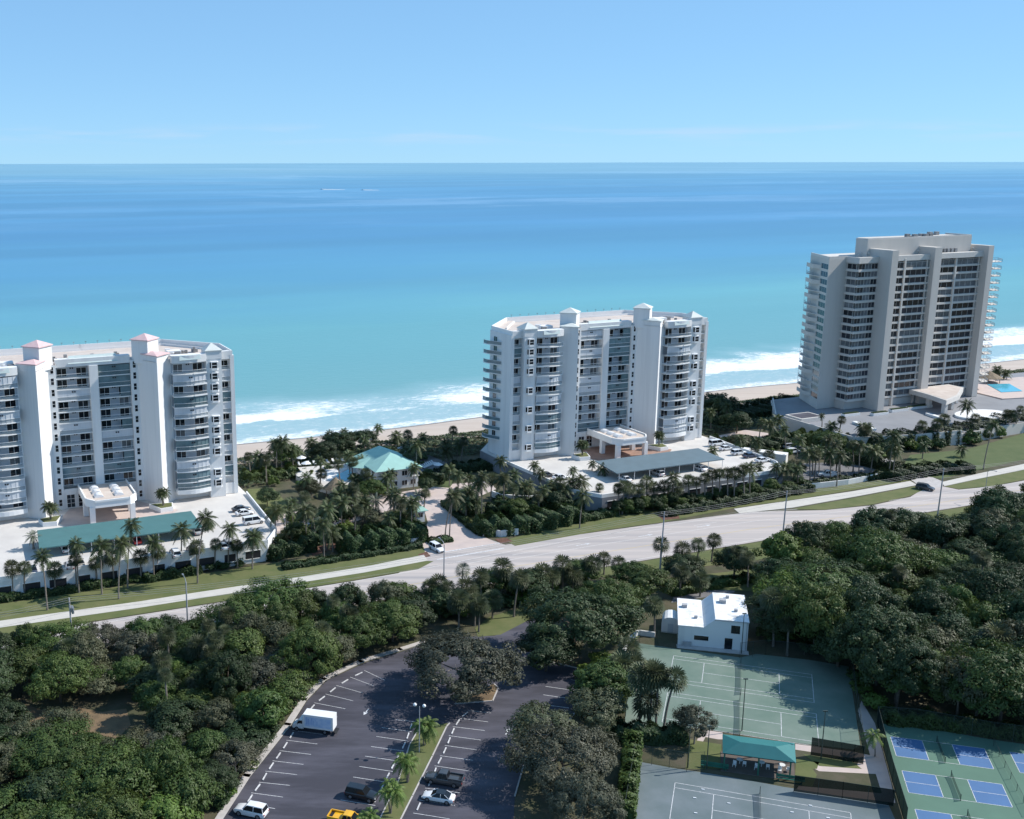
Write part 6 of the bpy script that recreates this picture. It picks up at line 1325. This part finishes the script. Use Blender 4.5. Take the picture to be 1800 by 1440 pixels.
# ------------------------------------------------------------------ pool garden, club house, gate house
TB = RAD(23.2)
c0 = np.array([-.6, 301.]); r = empty('club_house', (c0[0], c0[1], 0), TB); tag(r, 'two storey club house with pale teal hipped roof by the pool', 'house')
MB().box(-5.2, 7.2, -9.2, 6.4, 0, 5.9).build('wall', M['stucco'], r)
b = MB(); b.add([(-6.2, -10.2, 5.8), (8.2, -10.2, 5.8), (8.2, 7.6, 5.8), (-6.2, 7.6, 5.8), (1, -4.2, 9.2), (1, 4.2, 9.2)], [(0, 1, 4), (1, 2, 5, 4), (2, 3, 5), (3, 0, 4, 5), (3, 2, 1, 0)]); b.add([(-9.5, -1, 5.2), (-5, -5, 5.2), (-5, 5, 5.2), (-9.5, 4, 5.2), (-2, 0, 7.6)], [(0, 1, 4), (2, 3, 4), (3, 0, 4)]); b.build('roof', M['club_teal'], r)
wm = window_mesh('window', 1.7, 1.5, 2); wd_ = window_mesh('window', 1.2, 1.4, 1, rows=2)
for x in (-3, 0, 3, 5.6): obj('window', wm, r, (x, -9.2, 3.6)); obj('window', wm, r, (x, -9.2, .8))
for y in (-6, -2, 2): obj('window', wd_, r, (7.2, y, 3.6), (0, 0, math.pi/2)); obj('window', wd_, r, (-5.2, y, 3.6), (0, 0, -math.pi/2))
MB().box(3, 7.4, -9.5, -9.2, 3.1, 3.3).build('balcony', M['stucco_trim'], r)
tp = [G(520, 822, 1.5), G(620, 814, 1.5), G(632, 832, 1.5), G(614, 848, 1.5), G(586, 862, 1.5), G(545, 850, 1.5), G(520, 835, 1.5)]
o = MB().prism([tuple(p[:2]) for p in tp], 0, 1.5).build('pool_terrace', M['deck_concrete']); tag(o, 'raised beige pool terrace left of the club house', 'terrace')
pl = [G(590, 836, 1.55), G(612, 825, 1.55), G(624, 836, 1.55), G(606, 846, 1.55)]
o = MB().prism([tuple(p[:2]) for p in pl], 1.52, 1.56).build('swimming_pool', M['pool']); tag(o, 'small blue swimming pool on the raised terrace', 'pool')
wp = [G(552, 838, 1.55), G(588, 824, 1.55), G(612, 822, 1.55), G(585, 842, 1.55), G(570, 846, 1.55)]; MB().sheet([tuple(p[:2]) for p in wp], 1.54).build('white_paving', M['stone_white'], bpy.data.objects['pool_terrace'])
def lounger(P, rz, label, group):
    r = empty('sun_lounger', P, rz); tag(r, label, 'sun lounger', group); MB().box(-.33, .33, -1.0, .35, .28, .36).build('seat', M['plastic_white'], r); MB().add([(-.33, .35, .32), (.33, .35, .32), (.33, .95, .85), (-.33, .95, .85)], [(0, 1, 2, 3)]).add([(-.33, .37, .27), (.33, .37, .27), (.33, .97, .80), (-.33, .97, .80)], [(3, 2, 1, 0)]).build('backrest', M['plastic_white'], r)
    for x in (-.28, .28):
        for y in (-.9, .3): MB().box(x-.03, x+.03, y-.03, y+.03, 0, .28).build('leg', M['plastic_white'], r)
for i, (x, y) in enumerate([(526, 818), (543, 816.5), (553, 816), (564, 815), (576, 813.5), (586, 812), (594, 811), (602, 810.5)]):
    P = G(x, y, 1.5); lounger((P[0], P[1], 1.5), TB, '%s white sun lounger from the left on the pool terrace' % ORD[i], 'loungers on the pool terrace')
for i in range(7):
    P = G(743+3.2*i, 823-1.4*i, .05); lounger((P[0], P[1], .05), TB+.5, '%s lounger from the left in the shade right of the club house' % ORD[i], 'loungers right of the club house')
def parasol(P, label):
    r = empty('parasol', P); tag(r, label, 'parasol'); MB().pyramid([(1.5*math.cos(a), 1.5*math.sin(a)) for a in [i*math.pi/4 for i in range(8)]], 2.3, (0, 0, 3.0)).build('canopy', M['plastic_white'], r); MB().tube([(0, 0, 0), (0, 0, 2.9)], .04, 6).build('pole', M['timber'], r)
for (x, y, z_), lb in [((538, 828, 1.5), 'white parasol on the pool terrace'), ((530, 818, 1.5), 'white parasol at the left corner of the pool terrace'), ((706, 800, .05), 'white parasol behind the club house'), ((718, 808, .05), 'white parasol right of the club house'), ((770, 830, .05), 'white parasol by the shaded loungers')]:
    P = G(x, y, z_); parasol((P[0], P[1], z_), lb)
struct('terrace', [(690, 800), (745, 797), (790, 815), (800, 838), (740, 842), (725, 835)], .04, M['asphalt_grey'])
b = MB(); n0_ = [G(460, 842)[:2], G(510, 838)[:2], G(545, 842)[:2], G(585, 852)[:2], G(600, 858)[:2]]; solid_strip(b, n0_, 1.8, 1.0, 1.15); o = b.build('boardwalk', M['timber']); tag(o, 'timber boardwalk left of the pool terrace', 'boardwalk')
for i, p in enumerate(n0_):
    for s_ in (-.8, .8): MB().box(p[0]-.06, p[0]+.06, p[1]+s_-.06, p[1]+s_+.06, 0, 2.0).build('post', M['timber'], o)
P = G(590, 872); r = empty('tiki_hut', tuple(P)); tag(r, 'thatched hut roof below the pool terrace', 'hut'); MB().pyramid([(3.6*math.cos(a), 3.6*math.sin(a)) for a in [i*math.pi/5 for i in range(10)]], 2.4, (0, 0, 5.4)).build('roof', M['thatch'], r); [MB().tube([(2.6*math.cos(a), 2.6*math.sin(a), 0), (2.6*math.cos(a), 2.6*math.sin(a), 2.6)], .12, 6).build('post', M['timber'], r) for a in (.4, 1.97, 3.5, 5.1)]
P = G(731, 915); r = empty('gate_house', (P[0], P[1], 0), TB); tag(r, 'small gate house with pale teal pyramid roof beside the entrance drive', 'gate house')
MB().box(-1.7, 1.7, -1.7, 1.7, 0, 3.0).build('wall', M['stucco'], r); b = MB(); b.prism([(-2.4, -2.4), (2.4, -2.4), (2.4, 2.4), (-2.4, 2.4)], 2.95, 3.1); b.pyramid([(-2.4, -2.4), (2.4, -2.4), (2.4, 2.4), (-2.4, 2.4)], 3.1, (0, 0, 4.9)); b.build('roof', M['club_teal'], r)
obj('window', window_mesh('window', 2.4, 1.3, 3), r, (0, -1.7, 1.2)); obj('window', window_mesh('window', 2.2, 1.3, 2), r, (1.7, 0, 1.2), (0, 0, math.pi/2))
def wall_thing(name, pts, w, h, matn, label, z=0):
    o = solid_strip(MB(), [G(*p, z)[:2] for p in pts], w, z, z+h).build(name, M[matn]); return tag(o, label, 'wall')
wall_thing('garden_wall', [(858, 940), (880, 944), (910, 940)], .3, 1.6, 'stucco', 'white entrance wall right of the drive')
wall_thing('garden_wall', [(690, 962), (735, 955)], .3, 1.4, 'stucco', 'white entrance wall left of the drive')
wall_thing('garden_wall', [(772, 886), (800, 905), (850, 944)], .35, .6, 'kerb', 'low kerb wall along the right side of the entrance drive')
wall_thing('garden_wall', [(500, 936), (530, 934), (565, 925)], .4, 1.5, 'stucco', 'curved white ramp wall right of the left condominium')
wall_thing('garden_wall', [(866, 873), (880, 879), (930, 882), (985, 873)], .5, 1.6, 'stucco', 'curved white ramp wall left of the middle condominium')
wall_thing('garden_wall', [(1370, 864), (1395, 862), (1410, 861), (1490, 852), (1560, 838)], .3, 1.5, 'stucco', 'low white wall round the grey service court')
struct('service_court', [(1395, 855), (1410, 815), (1490, 812), (1545, 828), (1560, 838), (1490, 851)], .034, M['asphalt_grey'])
struct('path', [(1245, 770), (1310, 756), (1375, 765), (1370, 776), (1320, 772)], .034, M['paver'])
wall_thing('garden_wall', [(1312, 806), (1375, 814)], 3.5, 3.0, 'stone_white', 'white flat roofed store between deck and service court')
struct('mulch_bed', [(545, 965), (605, 945), (600, 960), (550, 978)], .05, M['mulch'])
struct('mulch_bed', [(735, 975), (750, 970), (757, 978), (740, 982)], .056, M['mulch']); struct('mulch_bed', [(870, 948), (890, 946), (902, 952), (880, 956)], .056, M['mulch'])
struct('mulch_bed', [(1155, 905), (1190, 902), (1195, 912), (1165, 915)], .056, M['mulch'])
P = G(312, 1006, 0); r = empty('red_umbrella', (P[0]-.4, P[1], 0)); tag(r, 'bright red folded awning in a garage opening of the white podium', 'awning'); b = MB(); b.prism([(-.75, -.3), (.75, -.3), (.5, .3), (-.5, .3)], 1.6, 3.4); b.build('cloth', M['car_red'], r); MB().tube([(0, 0, 0), (0, 0, 1.7)], .04, 6).build('pole', M['steel'], r)
# boats far out with their wakes
for i, (x, y, l_) in enumerate([(565, 333.5, 80), (637, 334.5, 55)]):
    P = G(x, y, SEA_Z); r = empty('motor_boat', (P[0], P[1], SEA_Z), .02); tag(r, '%s white motor boat trailing a wake far out at sea' % ('left' if i == 0 else 'right'), 'boat')
    b = MB(); loft(b, [(-5, [(0, -1.2), (.2, -1.2), (.2, 1), (0, 1)]), (-4.5, [(-1, .3), (1, .3), (1.5, 1.6), (-1.5, 1.6)]), (3, [(-1.4, 0), (1.4, 0), (1.8, 1.5), (-1.8, 1.5)]), (5, [(-1.3, 0), (1.3, 0), (1.7, 1.4), (-1.7, 1.4)])]); b.build('hull', M['plastic_white'], r); MB().box(-1.5, 2.5, -1.1, 1.1, 1.5, 3.6).build('cabin', M['plastic_white'], r)
    MB().add([(4, -1.5, 0), (4, 1.5, 0), (4, 0, 2.2), (l_, -6, 0), (l_, 6, 0), (l_, 0, .3)], [(0, 3, 5, 2), (1, 2, 5, 4), (0, 2, 1)]).build('wake', M['stone_white'], r)
